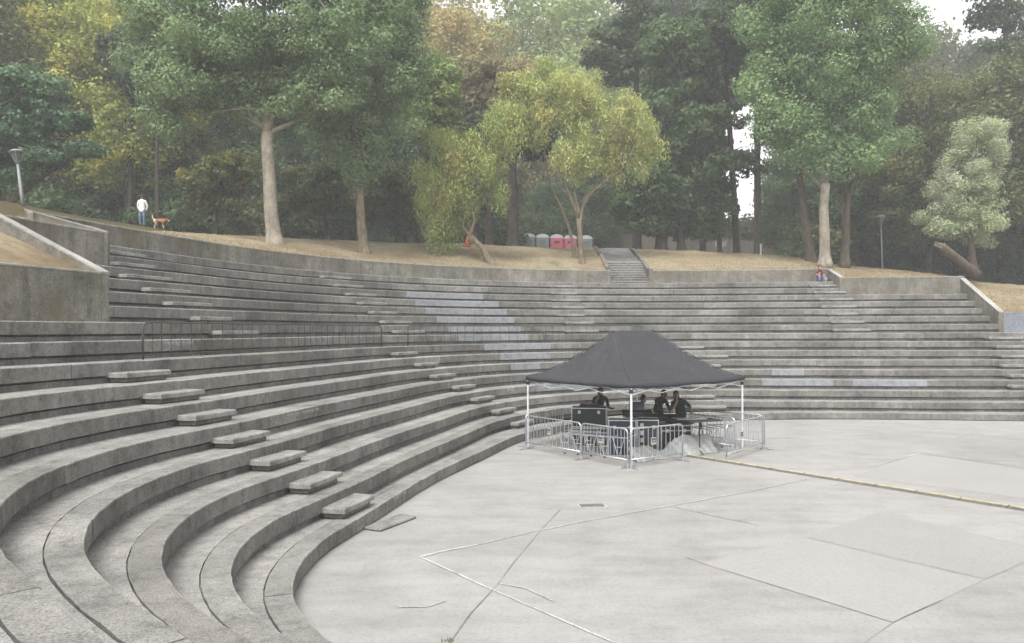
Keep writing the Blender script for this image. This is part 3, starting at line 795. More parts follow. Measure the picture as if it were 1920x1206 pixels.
case(1105, 24.6, 1.10, .72, .60, -.16, M['black_case'], 'large black flight case stacked on the grey case beside the standing crew member', z=FLOOR + .62, lid=False)
case(1166, 22.7, .80, .60, 1.05, -.13, M['blue_case'], 'tall navy blue flight case with silver edges behind the front leg')
case(1213, 23.0, .62, .60, 1.02, -.10, M['grey_case'], 'dark grey flight case with pale stencilled front, right of the navy case')
# stencilled front squares
stc = MB()
for i in range(4): stc.box((0, 0, .2 + .22 * i), (.10, .006, .13))
so = stc.build('stencil', M['alu'], bpy.data.objects[[o.name for o in bpy.data.objects if o.get('label', '').startswith('dark grey flight case')][0]]); so.location = (-.18, -.306, 0)
case(1262, 23.6, .95, .62, .78, .05, M['black_case'], 'black flight case carrying the silver edged console')
case(1226, 24.4, .9, .6, .8, .0, M['black_case'], 'black flight case in the middle behind the grey one')
def console(u, D, z, w, dp, rz, label, screen=True):
    rt = empty('mixing_console', ((u - 960) / F * D, D, z), rz, label, 'mixing console')
    m1 = MB(); V = [(-w/2, -dp/2, 0), (w/2, -dp/2, 0), (w/2, dp/2, 0), (-w/2, dp/2, 0), (-w/2, -dp/2, .06), (w/2, -dp/2, .06), (w/2, dp/2, .17), (-w/2, dp/2, .17)]
    m1.add(V, [(3, 2, 1, 0), (4, 5, 6, 7), (0, 1, 5, 4), (1, 2, 6, 5), (2, 3, 7, 6), (3, 0, 4, 7)]); m1.build('console_body', M['black_case'], rt)
    f_ = MB()
    for i in range(16): f_.box((-w/2 + .06 + (w - .12) * i / 15, -dp * .22, .098), (.014, .03, .02))
    f_.build('fader', M['white_plastic'], rt)
    if screen: MB().box((0, dp / 2 - .02, .29), (w * .5, .03, .26), tilt=-.2, bev=.005).build('monitor', M['screen'], rt)
    return rt
console(1194, 23.4, FLOOR + 1.07, .9, .5, -.1, 'black mixing console on the navy and grey cases', True)
console(1243, 24.2, FLOOR + .84, 1.15, .62, .0, 'wide black mixing console in front of the two men', False)
console(1274, 23.55, FLOOR + .82, .72, .5, .12, 'silver edged control desk on the right hand case', False)
mb = MB(); mb.box((0, 0, .012), (.95, .5, .024), bev=.006)
o = mb.build('tray', M['alu']); o.location = (( 1291 - 960) / F * 23.2, 23.2, FLOOR + 1.0); o.rotation_euler = (0, 0, .2); tag(o, 'flat silver tray at the right end of the desk', 'tray')
# trestle under the tray so that it rests on something
tr = empty('trestle', ((1291 - 960) / F * 23.2, 23.2, FLOOR), .2, 'narrow black trestle carrying the silver tray', 'trestle')
m1 = MB()
for sx in (-.4, .4): m1.tube([(sx, -.2, 0), (sx, 0, .96)], .015, 6); m1.tube([(sx, .2, 0), (sx, 0, .96)], .015, 6)
m1.build('leg', M['black_metal'], tr); MB().box((0, 0, .975), (.9, .12, .045)).build('cross_beam', M['black_metal'], tr)
# laptop on black case
lp = empty('laptop', ((1104 - 960) / F * 24.5, 24.5, FLOOR + 1.22), -.2, 'black equipment tray lying on the large black flight case', 'equipment')
m1 = MB(); m1.box((0, 0, .05), (.62, .42, .10), bev=.02); m1.build('tray_body', M['rubber'], lp)
m1 = MB()
for i in range(7): m1.tube([(-.25 + .08 * i, -.1, .1), (-.22 + .08 * i, .02, .16 + .03 * (i % 3)), (-.2 + .08 * i, .12, .1)], .012, 5)
m1.build('cable', M['rubber'], lp)
# zigzag folding trestle stage frame
def zigzag(p, q, n_, h, label, ztop):
    p, q = Vector(p), Vector(q); rt = empty('folding_frame', p, math.atan2((q - p).y, (q - p).x), label, 'folding frame')
    L = (q - p).length
    for row in (0, .7):
        for i in range(n_):
            x0 = L * i / n_; x1 = L * (i + 1) / n_; xm = (x0 + x1) / 2
            m1 = MB(); m1.tube([(x0 + .04, row, ztop), (xm - .012, row, .03)], .014, 6); m1.tube([(x1 - .04, row, ztop), (xm + .012, row, .03)], .014, 6)
            m1.tube([(x0 + .1, row + .004, ztop * .55), (x1 - .1, row + .004, ztop * .55)], .009, 5)
            m1.build('zigzag_leg', M['galv'], rt)
    m2 = MB()
    for row in (0, .7): m2.beam((0, row, ztop), (L, row, ztop), .03, .04)
    for i in range(n_ + 1): m2.beam((L * i / n_, 0, ztop), (L * i / n_, .7, ztop), .022, .03)
    m2.build('top_frame', M['galv'], rt)
    m3 = MB()
    for row in (0, .7):
        for i in range(n_): m3.ball((L * (i + .5) / n_, row, .025), .035, 8, 5)
    m3.build('foot', M['rubber'], rt)
zigzag(G(1046, 850), G(1172, 862), 5, .8, 'folding frame with zigzag steel legs behind the left barriers', .62)
zigzag((6.1, 23.6, FLOOR), (7.15, 24.3, FLOOR), 3, .8, 'second folding frame with zigzag legs behind the tall black table', .62)
# tall table with one pole
tt = empty('pedestal_table', G(1311, 851), .35, 'tall thin black table on a single pole at the right front of the tent', 'table')
MB().box((.12, .1, .99), (1.12, .62, .035), bev=.008).build('table_top', M['black_metal'], tt)
MB().tube([(0, 0, .03), (0, 0, .98)], .018, 8).build('pole', M['black_metal'], tt)
m1 = MB()
for a_ in range(3): m1.tube([(0, 0, .12), (.32 * math.cos(a_ * 2.1 + .3), .32 * math.sin(a_ * 2.1 + .3), .012)], .011, 6)
m1.build('tripod_foot', M['black_metal'], tt)
MB().tube([(-.36, -.1, .97), (.52, -.05, .85)], .006, 5).build('brace', M['black_metal'], tt)
# crumpled plastic sheet
a, b = G(1187, 866), G(1338, 848)
V = []; Q = []; nu, nv = 60, 16; dd = b - a; nn = Vector((-dd.y, dd.x, 0)).normalized()
rr = random.Random(5)
prof = [.34 + .03 * math.sin(i * .21) + .02 * math.sin(i * .47 + 1) + .20 / (1 + math.exp(-(i - 33) / 2.5)) - .12 * math.exp(-((i - 24) / 6) ** 2) for i in range(nu + 1)]
for i in range(nu + 1):
    for j in range(nv + 1):
        f, g = i / nu, j / nv; h = prof[i] * g
        bul = .20 * (1 - g) ** 1.5 + .03 * math.sin(i * .9 + g * 5 + math.sin(i * .37) * 2) + .016 * math.sin(i * 2.1 - g * 9 + i * i * .013) + .05 * math.sin(i * .33)
        p = a + dd * f - nn * bul * .9 + nn * .25 * g
        V.append((p.x, p.y, FLOOR + .01 + h + .008 * math.sin(i * 1.3) * (g > 0)))
for i in range(nu):
    for j in range(nv): Q.append((i * (nv + 1) + j, (i + 1) * (nv + 1) + j, (i + 1) * (nv + 1) + j + 1, i * (nv + 1) + j + 1))
o = meshobj('plastic_sheet', V, Q, M['sheet'], None, True); sd_ = o.modifiers.new('thick', 'SOLIDIFY'); sd_.thickness = .006
tag(o, 'crumpled translucent white plastic sheet bunched along the foot of the cases', 'plastic sheet')
def bagobj(loc, dims, mat, name, label, cat, n=10):
    mb = MB(); mb.ball((0, 0, dims[2] / 2), (dims[0] / 2, dims[1] / 2, dims[2] / 2), 12, 8)
    V = []
    for (x, y, z_) in mb.V:
        s_ = 1 / max(abs(2 * x / dims[0]), abs(2 * y / dims[1]), abs(2 * (z_ - dims[2] / 2) / dims[2]), .2) ** .55
        V.append((x * min(s_, 1.2), y * min(s_, 1.2), max(0, (z_ - dims[2] / 2) * min(s_, 1.2) + dims[2] / 2)))
    mb.V = V; root = empty(name, loc, .3, label, cat); mb.build('bag_body', mat, root, True)
    MB().tube([(-dims[0] * .2, 0, dims[2] * .9), (-dims[0] * .12, 0, dims[2] * 1.25), (dims[0] * .12, 0, dims[2] * 1.25), (dims[0] * .2, 0, dims[2] * .9)], .01, 5).build('strap', mat, root, True)
    return root
bagobj(((1186 - 960) / F * 24.9, 24.9, FLOOR), (.5, .4, 1.05), M['rubber'], 'equipment_bag', 'black soft equipment bag standing behind the front leg', 'bag')
m1 = MB(); m1.tube([(0, 0, 0), (0, 0, .10)], [.035, .03], 10)
o = m1.build('cup', M['white_plastic']); o.location = ((1288.5 - 960) / F * 23.2, 23.25, FLOOR + 1.024); tag(o, 'white cup on the silver tray', 'cup')

# ------------------------------------------------------------------ people
def person(name, loc, rz, J, seg, label, mats, hair=True, cap=False, scale=1.0, face_dir=(0, -1, 0), extra=None):
    """J: joints dict (m). seg: list of (a,b,material index, ra, rb)."""
    root = empty(name, loc, rz, label, 'person'); root.scale = (scale,) * 3
    me = bpy.data.meshes.new('tmp'); names = list(J); idx = {n_: i for i, n_ in enumerate(names)}
    V = [Vector(J[n_][:3]) for n_ in names]; rad = [J[n_][3] for n_ in names]
    E = [(idx[s_[0]], idx[s_[1]]) for s_ in seg]
    me.from_pydata(V, E, []); ob = bpy.data.objects.new('tmp', me); link(ob)
    sk = ob.modifiers.new('s', 'SKIN'); sk.use_smooth_shade = True
    for i, sv in enumerate(me.skin_vertices[0].data):
        sv.radius = (rad[i], rad[i] * (.72 if names[i] in ('pelvis', 'waist', 'chest', 'shoulders') else 1.0)); sv.use_root = (names[i] == 'pelvis')
    ss = ob.modifiers.new('u', 'SUBSURF'); ss.levels = 2; ss.render_levels = 2
    dg = bpy.context.evaluated_depsgraph_get(); ev = ob.evaluated_get(dg); m2 = bpy.data.meshes.new_from_object(ev)
    vs = [v.co.copy() for v in m2.vertices]; fs = [tuple(p.vertices) for p in m2.polygons]
    bpy.data.objects.remove(ob); bpy.data.meshes.remove(me)
    mi = []
    for f in fs:
        c_ = sum((vs[i] for i in f), Vector()) / len(f); best = None
        for s_ in seg:
            a_, b_ = Vector(J[s_[0]][:3]), Vector(J[s_[1]][:3]); d_ = b_ - a_
            t = max(0, min(1, (c_ - a_).dot(d_) / max(d_.length_squared, 1e-9))); dist = (c_ - a_ - d_ * t).length - (J[s_[0]][3] * (1 - t) + J[s_[1]][3] * t)
            if best is None or dist < best[0]: best = (dist, s_[2])
        mi.append(best[1])
    mb = MB(); mb.V = [tuple(v) for v in vs]; mb.F = fs; mb.M = mi
    hd = Vector(J['head'][:3]); fd = Vector(face_dir).normalized(); side = fd.cross(Vector((0, 0, 1))).normalized()
    # head: skull ellipsoid, jaw, nose, ears
    mb.ball(hd + Vector((0, 0, .015)), (.078, .092, .112), 14, 10, 1); mb.ball(hd + fd * .025 - Vector((0, 0, .06)), (.055, .06, .06), 10, 7, 1)
    mb.tube([hd + fd * .082 + Vector((0, 0, .015)), hd + fd * .108 - Vector((0, 0, .02)), hd + fd * .085 - Vector((0, 0, .03))], [.009, .015, .010], 6, 1)
    for sgn in (-1, 1): mb.ball(hd + side * sgn * .08, (.014, .022, .032), 6, 5, 1)
    # hands
    for wn, hn in (('wristL', 'handL'), ('wristR', 'handR')):
        if wn in J and hn in J:
            w_, h_ = Vector(J[wn][:3]), Vector(J[hn][:3]); d_ = (h_ - w_).normalized(); s_ = d_.orthogonal().normalized(); t_ = d_.cross(s_)
            for i_, (off2, ln) in enumerate(((-.03, .07), (-.01, .082), (.01, .076), (.03, .06))):
                b0 = h_ + s_ * off2; mb.tube([b0 - d_ * .02, b0 + d_ * ln * .5 + t_ * .008, b0 + d_ * ln * .95 + t_ * .03], [.0095, .009, .007], 6, 1)
            mb.tube([w_ + d_ * .03 + s_ * .03, w_ + d_ * .06 + s_ * .058, w_ + d_ * .095 + s_ * .062], [.012, .011, .008], 6, 1)
    mb.build('body', mats, root, True)
    e_ = MB(); 
    for sgn in (-1, 1): e_.ball(hd + fd * .083 + side * sgn * .032 + Vector((0, 0, .012)), .010, 6, 5)
    e_.build('eye', M['eye'], root)
    mo = MB(); mo.beam(hd + fd * .088 + side * .022 - Vector((0, 0, .055)), hd + fd * .088 - side * .022 - Vector((0, 0, .055)), .006, .008); mo.build('mouth', M['maroon'], root)
    if hair:
        h_ = MB(); h_.ball(hd - fd * .018 + Vector((0, 0, .04)), (.090, .098, .104), 14, 9); h_.ball(hd - fd * .05 + Vector((0, 0, -.01)), (.078, .07, .09), 12, 8)
        h_.build('hair', M['hair'], root, True)
    if cap:
        h_ = MB(); h_.ball(hd + Vector((0, 0, .06)), (.094, .104, .08), 14, 8); h_.box(hd + fd * .12 + Vector((0, 0, .055)), (.15, .12, .015), math.atan2(fd.y, fd.x) + math.pi / 2, bev=.005); h_.build('cap', M['cap'], root, True)
    return root
# joints: x right of the person as seen from camera, -y towards camera
def body(shirt=0, trousers=2, sleeves=None, armskin=True):
    sl = shirt if sleeves is None else sleeves
    fa = 1 if armskin else sl
    return [('pelvis', 'waist', shirt), ('waist', 'chest', shirt), ('chest', 'shoulders', shirt), ('shoulders', 'neck', shirt), ('neck', 'head', 1),
            ('shoulders', 'shL', shirt), ('shL', 'elL', sl), ('elL', 'wristL', fa), ('wristL', 'handL', 1), ('shoulders', 'shR', shirt), ('shR', 'elR', sl), ('elR', 'wristR', fa), ('wristR', 'handR', 1),
            ('pelvis', 'hipL', trousers), ('hipL', 'kneeL', trousers), ('kneeL', 'ankL', trousers), ('ankL', 'toeL', 3), ('pelvis', 'hipR', trousers), ('hipR', 'kneeR', trousers), ('kneeR', 'ankR', trousers), ('ankR', 'toeR', 3)]
def stand(**kw):
    J = dict(pelvis=(0, 0, .93, .15), waist=(0, 0, 1.08, .14), chest=(0, 0, 1.28, .165), shoulders=(0, 0, 1.42, .13), neck=(0, -.01, 1.50, .055), head=(0, -.02, 1.62, .07),
      shL=(-.19, 0, 1.40, .068), elL=(-.24, .02, 1.12, .05), wristL=(-.24, -.06, .88, .032), handL=(-.24, -.09, .80, .035),
      shR=(.19, 0, 1.40, .068), elR=(.24, .02, 1.12, .05), wristR=(.24, -.06, .88, .032), handR=(.24, -.09, .80, .035),
      hipL=(-.095, 0, .88, .095), kneeL=(-.11, -.02, .49, .062), ankL=(-.11, .02, .09, .042), toeL=(-.13, -.14, .04, .036),
      hipR=(.095, 0, .88, .095), kneeR=(.11, -.02, .49, .062), ankR=(.11, .02, .09, .042), toeR=(.13, -.14, .04, .036))
    J.update(kw); return J
# walker on the hill: white jacket, hands in pockets behind
def crest(u):
    last = None
    for i in range(200):
        h = hit(u, 470 - i * .4)
        if h is None or h.y > 60: break
        last = h
    return last
pw_ = crest(267); KP = pw_.y / 42.5
person('person', pw_, .0, stand(elL=(-.27, .07, 1.14, .058), wristL=(-.19, .10, .93, .04), handL=(-.12, .13, .90, .035), elR=(.27, .07, 1.14, .058), wristR=(.19, .10, .93, .04), handR=(.12, .13, .90, .035), chest=(0, 0, 1.27, .18), waist=(0, 0, 1.07, .165), pelvis=(0, 0, .95, .155)),
       body(0, 2, armskin=False), 'person in white jacket, blue jeans and dark cap standing on the grass beside a dog', [M['white_cloth'], M['skin'], M['jeans'], M['shoe']], hair=True, cap=True, scale=KP)
# crew member A: standing, left hand at face, right forearm forward holding a phone
def dz(D, topv, u, h): return HC - (topv - vh(u)) * D / F - h * 1.0
D_ = 25.3
person('person', ((1125 - 960) / F * D_, D_, FLOOR), .0, stand(elL=(-.22, -.12, 1.18, .05), wristL=(-.10, -.16, 1.40, .032), handL=(-.075, -.15, 1.50, .034), elR=(.25, -.05, 1.13, .05), wristR=(.30, -.25, 1.08, .032), handR=(.36, -.32, 1.10, .034), head=(.01, -.05, 1.61, .07)),
       body(0, 2), 'standing crew member in black shirt with one hand at the face', [M['black_cloth'], M['skin'], M['black_cloth2'], M['shoe']], scale=1.04, face_dir=(.3, -1, -.2))
D_ = 24.75
person('person', ((1199 - 960) / F * D_, D_, FLOOR), .35, stand(pelvis=(-.10, .05, .84, .15), waist=(-.06, 0, .99, .145), chest=(0, -.02, 1.17, .165), shoulders=(.05, -.02, 1.29, .13), neck=(.09, -.03, 1.37, .055), head=(.13, -.04, 1.48, .07),
       shL=(.0, -.18, 1.26, .066), elL=(.12, -.24, 1.02, .052), wristL=(.30, -.22, 1.0, .036), handL=(.38, -.2, 1.0, .034), shR=(.05, .16, 1.26, .066), elR=(.2, .2, 1.02, .05), wristR=(.36, .1, .98, .032), handR=(.44, .08, .98, .034),
       hipL=(-.1, -.05, .80, .095), hipR=(-.08, .12, .8, .095), kneeL=(.05, -.08, .45, .062), kneeR=(.02, .14, .45, .062)),
       body(0, 2, sleeves=4), 'crew member in black vest with pale grey sleeves bent over the console, seen in profile', [M['black_cloth'], M['skin'], M['black_cloth2'], M['shoe'], M['grey_cloth']], face_dir=(1, -.1, -.35))
D_ = 25.3
person('person', ((1236 - 960) / F * D_, D_, FLOOR), .0, stand(pelvis=(-.08, .05, .90, .16), waist=(-.06, 0, 1.05, .155), chest=(-.01, -.03, 1.24, .18), shoulders=(.04, -.05, 1.37, .14), neck=(.09, -.08, 1.45, .06), head=(.14, -.12, 1.55, .072),
       shL=(-.12, -.12, 1.33, .07), elL=(-.10, -.28, 1.08, .055), wristL=(.05, -.42, 1.0, .036), handL=(.12, -.46, .99, .034), shR=(.2, .02, 1.33, .07), elR=(.3, -.1, 1.08, .052), wristR=(.28, -.33, 1.02, .034), handR=(.26, -.41, 1.0, .034)),
       body(0, 2, armskin=False), 'crew member in black jacket leaning over the desk with head turned to the right', [M['black_cloth'], M['skin'], M['black_cloth2'], M['shoe']], scale=1.03, face_dir=(.8, -.6, -.3))
D_ = 24.9
person('person', ((1271 - 960) / F * D_, D_, FLOOR), .0, stand(pelvis=(.12, .12, .90, .165), waist=(.10, .06, 1.04, .16), chest=(.04, -.02, 1.21, .185), shoulders=(-.01, -.06, 1.33, .14), neck=(-.06, -.12, 1.42, .06), head=(-.10, -.16, 1.52, .072),
       shL=(-.19, -.1, 1.29, .07), elL=(-.24, -.26, 1.08, .052), wristL=(-.12, -.30, 1.28, .034), handL=(-.10, -.28, 1.38, .034), shR=(.18, -.06, 1.31, .075), elR=(.36, -.12, 1.14, .058), wristR=(.34, -.34, 1.02, .036), handR=(.32, -.42, 1.0, .034), hipL=(.03, .12, .86, .1), hipR=(.22, .12, .86, .1), kneeL=(.0, .05, .48, .065), kneeR=(.2, .05, .48, .065)),
       body(0, 2), 'crew member in black t-shirt leaning on the desk with chin in hand', [M['black_cloth'], M['skin'], M['black_cloth2'], M['shoe']], scale=1.05, face_dir=(-.25, -1, -.15))
# seated person on the top tier
qs = S(off(16) + .38, 1537); ps = C2.pt(qs, off(16) + .38)
sJ = stand(pelvis=(0, .12, .12, .15), waist=(0, .12, .27, .145), chest=(0, .06, .45, .165), shoulders=(0, .0, .58, .13), neck=(0, -.04, .66, .055), head=(-.03, -.08, .78, .07),
   shL=(-.19, 0, .56, .066), elL=(-.30, -.16, .36, .048), wristL=(-.18, -.30, .42, .032), handL=(-.12, -.32, .47, .034), shR=(.19, 0, .56, .066), elR=(.30, -.16, .36, .048), wristR=(.16, -.30, .40, .032), handR=(.10, -.32, .45, .034),
   hipL=(-.11, .06, .12, .1), kneeL=(-.14, -.34, .40, .065), ankL=(-.12, -.42, .02, .045), toeL=(-.12, -.55, .0, .036), hipR=(.11, .06, .12, .1), kneeR=(.14, -.34, .36, .065), ankR=(.12, -.44, .02, .045), toeR=(.12, -.57, .0, .036))
for kk in ('ankL', 'ankR'): sJ[kk] = (sJ[kk][0], -.30, .06, .045)
for kk in ('toeL', 'toeR'): sJ[kk] = (sJ[kk][0], -.40, .035, .034)
person('person', (ps[0], ps[1] , zt(16) - .01), 0, sJ, body(0, 2), 'person in maroon top sitting with raised knees on the topmost tier', [M['maroon'], M['skin'], M['mauve'], M['shoe']], face_dir=(0, -1, -.2))
qb_ = S(off(16) + .3, 1547); pb_ = C2.pt(qb_, off(16) + .3)
bagobj((pb_[0], pb_[1], zt(16)), (.26, .16, .30), M['white_plastic'], 'white_bag', 'small white bag beside the seated person', 'bag')
qb_ = S(off(16) + .4, 1556); pb_ = C2.pt(qb_, off(16) + .4)
bagobj((pb_[0], pb_[1], zt(16)), (.52, .22, .13), M['rubber'], 'black_bag', 'flat black bag lying right of the white bag', 'bag')

# ------------------------------------------------------------------ dog
pd_ = crest(301.5); KD = pd_.y / 42.0
dog = empty('dog', pd_, .12, 'tan dog with cream legs and raised cream tail, standing beside the walker', 'dog'); dog.scale = (KD,) * 3
me = bpy.data.meshes.new('tmp')
DJ = dict(rump=(-.24, 0, .46, .115), loin=(-.08, 0, .47, .105), chest=(.14, 0, .45, .135), neck=(.28, 0, .50, .085), head=(.36, .02, .50, .07), muz=(.47, .04, .44, .036),
  hipL=(-.27, -.08, .40, .075), stiL=(-.20, -.09, .28, .048), hockL=(-.31, -.09, .15, .026), pawL=(-.28, -.09, .02, .028), hipR=(-.27, .08, .40, .075), stiR=(-.22, .09, .28, .048), hockR=(-.33, .09, .15, .026), pawR=(-.30, .09, .02, .028),
  shL=(.18, -.09, .36, .06), elL=(.15, -.09, .25, .036), wrL=(.18, -.09, .12, .024), fpL=(.20, -.09, .02, .027), shR=(.18, .09, .36, .06), elR=(.13, .09, .25, .036), wrR=(.13, .09, .12, .024), fpR=(.15, .09, .02, .027),
  t1=(-.36, 0, .54, .032), t2=(-.43, 0, .66, .045), t3=(-.42, 0, .80, .03))
DE = [('rump', 'loin', 0), ('loin', 'chest', 0), ('chest', 'neck', 0), ('neck', 'head', 0), ('head', 'muz', 1), ('rump', 'hipL', 1), ('hipL', 'stiL', 1), ('stiL', 'hockL', 1), ('hockL', 'pawL', 1), ('rump', 'hipR', 1), ('hipR', 'stiR', 1), ('stiR', 'hockR', 1), ('hockR', 'pawR', 1),
  ('chest', 'shL', 0), ('shL', 'elL', 0), ('elL', 'wrL', 1), ('wrL', 'fpL', 1), ('chest', 'shR', 0), ('shR', 'elR', 0), ('elR', 'wrR', 1), ('wrR', 'fpR', 1), ('rump', 't1', 1), ('t1', 't2', 1), ('t2', 't3', 1)]
nm_ = list(DJ); me.from_pydata([DJ[n_][:3] for n_ in nm_], [(nm_.index(a_), nm_.index(b_)) for a_, b_, _ in DE], [])
ob = bpy.data.objects.new('tmp', me); link(ob); ob.modifiers.new('s', 'SKIN')
for i, sv in enumerate(me.skin_vertices[0].data): sv.radius = (DJ[nm_[i]][3],) * 2; sv.use_root = (i == 1)
s_ = ob.modifiers.new('u', 'SUBSURF'); s_.levels = 2
m2 = bpy.data.meshes.new_from_object(ob.evaluated_get(bpy.context.evaluated_depsgraph_get()))
mb = MB(); mb.V = [tuple(v.co) for v in m2.vertices]; mb.F = [tuple(p.vertices) for p in m2.polygons]
for f in mb.F:
    c_ = sum((Vector(mb.V[i]) for i in f), Vector()) / len(f); best = min(((c_ - Vector(DJ[a_][:3]).lerp(Vector(DJ[b_][:3]), t)).length - DJ[a_][3], m_) for a_, b_, m_ in DE for t in (0, .5, 1)); mb.M.append(best[1])
bpy.data.objects.remove(ob)
for sgn in (-1, 1): mb.tube([(.33, .02 + sgn * .045, .55), (.31, .02 + sgn * .06, .60), (.34, .02 + sgn * .065, .63)], [.025, .018, .005], 6, 0)
mb.build('body', [M['dog_tan'], M['dog_white']], dog, True)
m1 = MB(); m1.tube([(.27, 0, .50), (.29, 0, .50)], .095, 12); m1.build('collar', M['black_metal'], dog)

# ------------------------------------------------------------------ lamp posts
def lamp(base, top, label, r=.065, head=True):
    rt = empty('street_lamp', base, 0, label, 'street lamp'); d = Vector(top) - Vector(base); h = d.z - .62
    lean = Vector((d.x, d.y, 0)) / max(d.z, .1)
    at = lambda z_: lean * z_ + Vector((0, 0, z_))
    MB().tube([at(0), at(.5), at(h)], [r * 1.25, r, r * .72], 12).build('post', M['lampgrey'], rt, True)
    MB().tube([at(h - .06), at(h + .04), at(h + .08)], [.06, .09, .12], 12).build('collar', M['lampgrey'], rt, True)
    m1 = MB(); V = []; 
    m1.tube([at(h + .06), at(h + .5)], [.11, .245], 8); m1.build('lantern_glass', M['lampglass'], rt)
    m2_ = MB()
    for i in range(4):
        a_ = i * math.pi / 2 + .4; e_ = Vector((math.cos(a_), math.sin(a_), 0)); m2_.tube([at(h + .05) + e_ * .12, at(h + .5) + e_ * .265], .017, 6)
    m2_.build('lantern_arm', M['lampgrey'], rt)
    MB().tube([at(h + .49), at(h + .53), at(h + .60), at(h + .66)], [.30, .31, .22, .05], 16).build('lantern_cap', M['lampgrey'], rt, True)
D_ = 36.0
b_ = onD(44, D_); t_ = W(31, 281, D_)
lamp(b_, t_, 'grey park lamp with lantern head at the left edge, behind the end wall', r=.08)
b_ = hit(1655, 497) or onD(1655, 50); t_ = W(1652, 404, b_.y)
lamp(b_, t_, 'thin distant park lamp among the trees on the right', r=.05)

# ------------------------------------------------------------------ toilets, wall, building and small things beyond the crest
for i, (u, mt, lb) in enumerate([(992, 'greyp', 'leftmost grey portable toilet at the end of the row'), (1018, 'greyp', 'grey portable toilet next to the pink ones'), (1044.5, 'pink', 'fully visible pink portable toilet in the middle of the row'), (1070, 'pink', 'pink portable toilet half hidden by the thin trunks'), (1099, 'greyp', 'grey portable toilet at the right end of the row')]):
    D_ = 64 + i * .3; x = (u - 960) / F * D_; topz_ = HC + (vh(u) - (438.5 + i * .9)) * D_ / F; zb = topz_ - 2.3
    rt = empty('portable_toilet', (x, D_, zb), -.06, lb, 'portable toilet', 'portable toilets in a row')
    MB().box((0, 0, 1.0), (1.08, 1.1, 2.0), bev=.04).build('cabin', M[mt], rt)
    V = []; n_ = 12
    for y in (-.56, .56):
        for j in range(n_ + 1):
            f = j / n_; V.append((-.57 + 1.14 * f, y, 2.0 + .28 * math.sin(math.pi * f) ** .7))
        V += [(.57, y, 1.96), (-.57, y, 1.96)]
    m_ = n_ + 3; Q = [tuple(range(m_ - 1, -1, -1)), tuple(range(m_, 2 * m_))] + [(j, (j + 1) % m_, m_ + (j + 1) % m_, m_ + j) for j in range(m_)]
    MB().add(V, Q).build('roof', M['roofp'], rt)
    dr = MB(); dr.box((0, -.565, 1.0), (.78, .03, 1.84), bev=.01); do_ = dr.build('door', M[mt], rt)
    MB().box((0, -.59, 1.62), (.5, .02, .22), bev=.01).build('vent', M['dark_metal'] if mt == 'greyp' else M['maroon'], do_)
    MB().box((.3, -.60, 1.0), (.05, .03, .14)).build('handle', M['white_plastic'], do_)
    sl = MB()
    for j in range(3): sl.box((0, -.585, 1.15 + .1 * j), (.6, .012, .03))
    sl.build('door_rib', M[mt], do_)
# perimeter wall
tw = empty('perimeter_wall', (0, 0, 0), label='tan rendered perimeter wall seen between the trunks behind the stair', cat='wall')
pts = [(1108, 442, 74), (1190, 441, 74), (1285, 441, 75), (1370, 449, 77), (1420, 453, 79), (1490, 461, 82)]
V = []
for (u, v, D) in pts:
    p = W(u, v, D)
    for dy, zz in ((0, p.z - 3.2), (0, p.z), (.3, p.z), (.3, p.z - 3.2)): V.append((p.x, p.y + dy, zz))
Q = [(0, 1, 2, 3), tuple((len(pts) - 1) * 4 + j for j in (3, 2, 1, 0))]
for i in range(len(pts) - 1):
    for j in range(4): Q.append((i * 4 + j, (i + 1) * 4 + j, (i + 1) * 4 + (j + 1) % 4, i * 4 + (j + 1) % 4))
MB().add(V, Q).build('wall_face', M['tanwall'], tw)
m1 = MB()
for (u, v, D) in [(1122, 442, 73.9), (1167, 441.5, 73.9), (1228, 441, 74.3), (1284, 441, 74.9), (1325, 445, 75.8), (1372, 449, 76.9)]:
    p = W(u, v, D); m1.box((p.x, p.y, p.z - 1.5), (.3, .3, 3.1))
m1.build('pier', M['tanwall'], tw)
m1 = MB(); p = W(1352, 458, 75.9)
for i in range(5): m1.box((p.x - .5 + .24 * i, p.y - .04, p.z + .1 * math.sin(i * 2)), (.12, .02, .45), 0)
m1.build('graffiti', M['faint_line'], tw)
# pale building behind
def building(u0, u1, v0, D, label):
    x0, x1 = (u0 - 960) / F * D, (u1 - 960) / F * D; zt_ = HC + (vh(u0) - v0) * D / F; w = x1 - x0
    rt = empty('apartment_building', ((x0 + x1) / 2, D, 8), 0, label, 'building'); h = zt_ - 8
    MB().box((0, 6, h / 2), (w, 12, h)).build('wall', M['build'], rt)
    MB().box((0, 6, h + .2), (w + .6, 12.6, .4)).build('roof', M['cope'], rt)
    nf = max(1, int(h / 3.1)); nw = max(2, int(w / 2.6))
    for i in range(nf):
        for j in range(nw):
            x = -w / 2 + w * (j + .5) / nw; z_ = 1.6 + 3.1 * i
            f_ = MB().box((x, -.03, z_), (1.3, .1, 1.5)).build('window', M['white_plastic'], rt)
            MB().box((x, -.07, z_), (1.1, .06, 1.3)).build('pane', M['glass'], f_)
        MB().box((0, -.5, 3.1 * i + .3), (w * .96, 1.0, .14)).build('balcony', M['build'], rt)
building(972, 1062, 296, 130, 'pale apartment building glimpsed between the willows')
building(1130, 1215, 335, 140, 'pale apartment building glimpsed behind the stair')
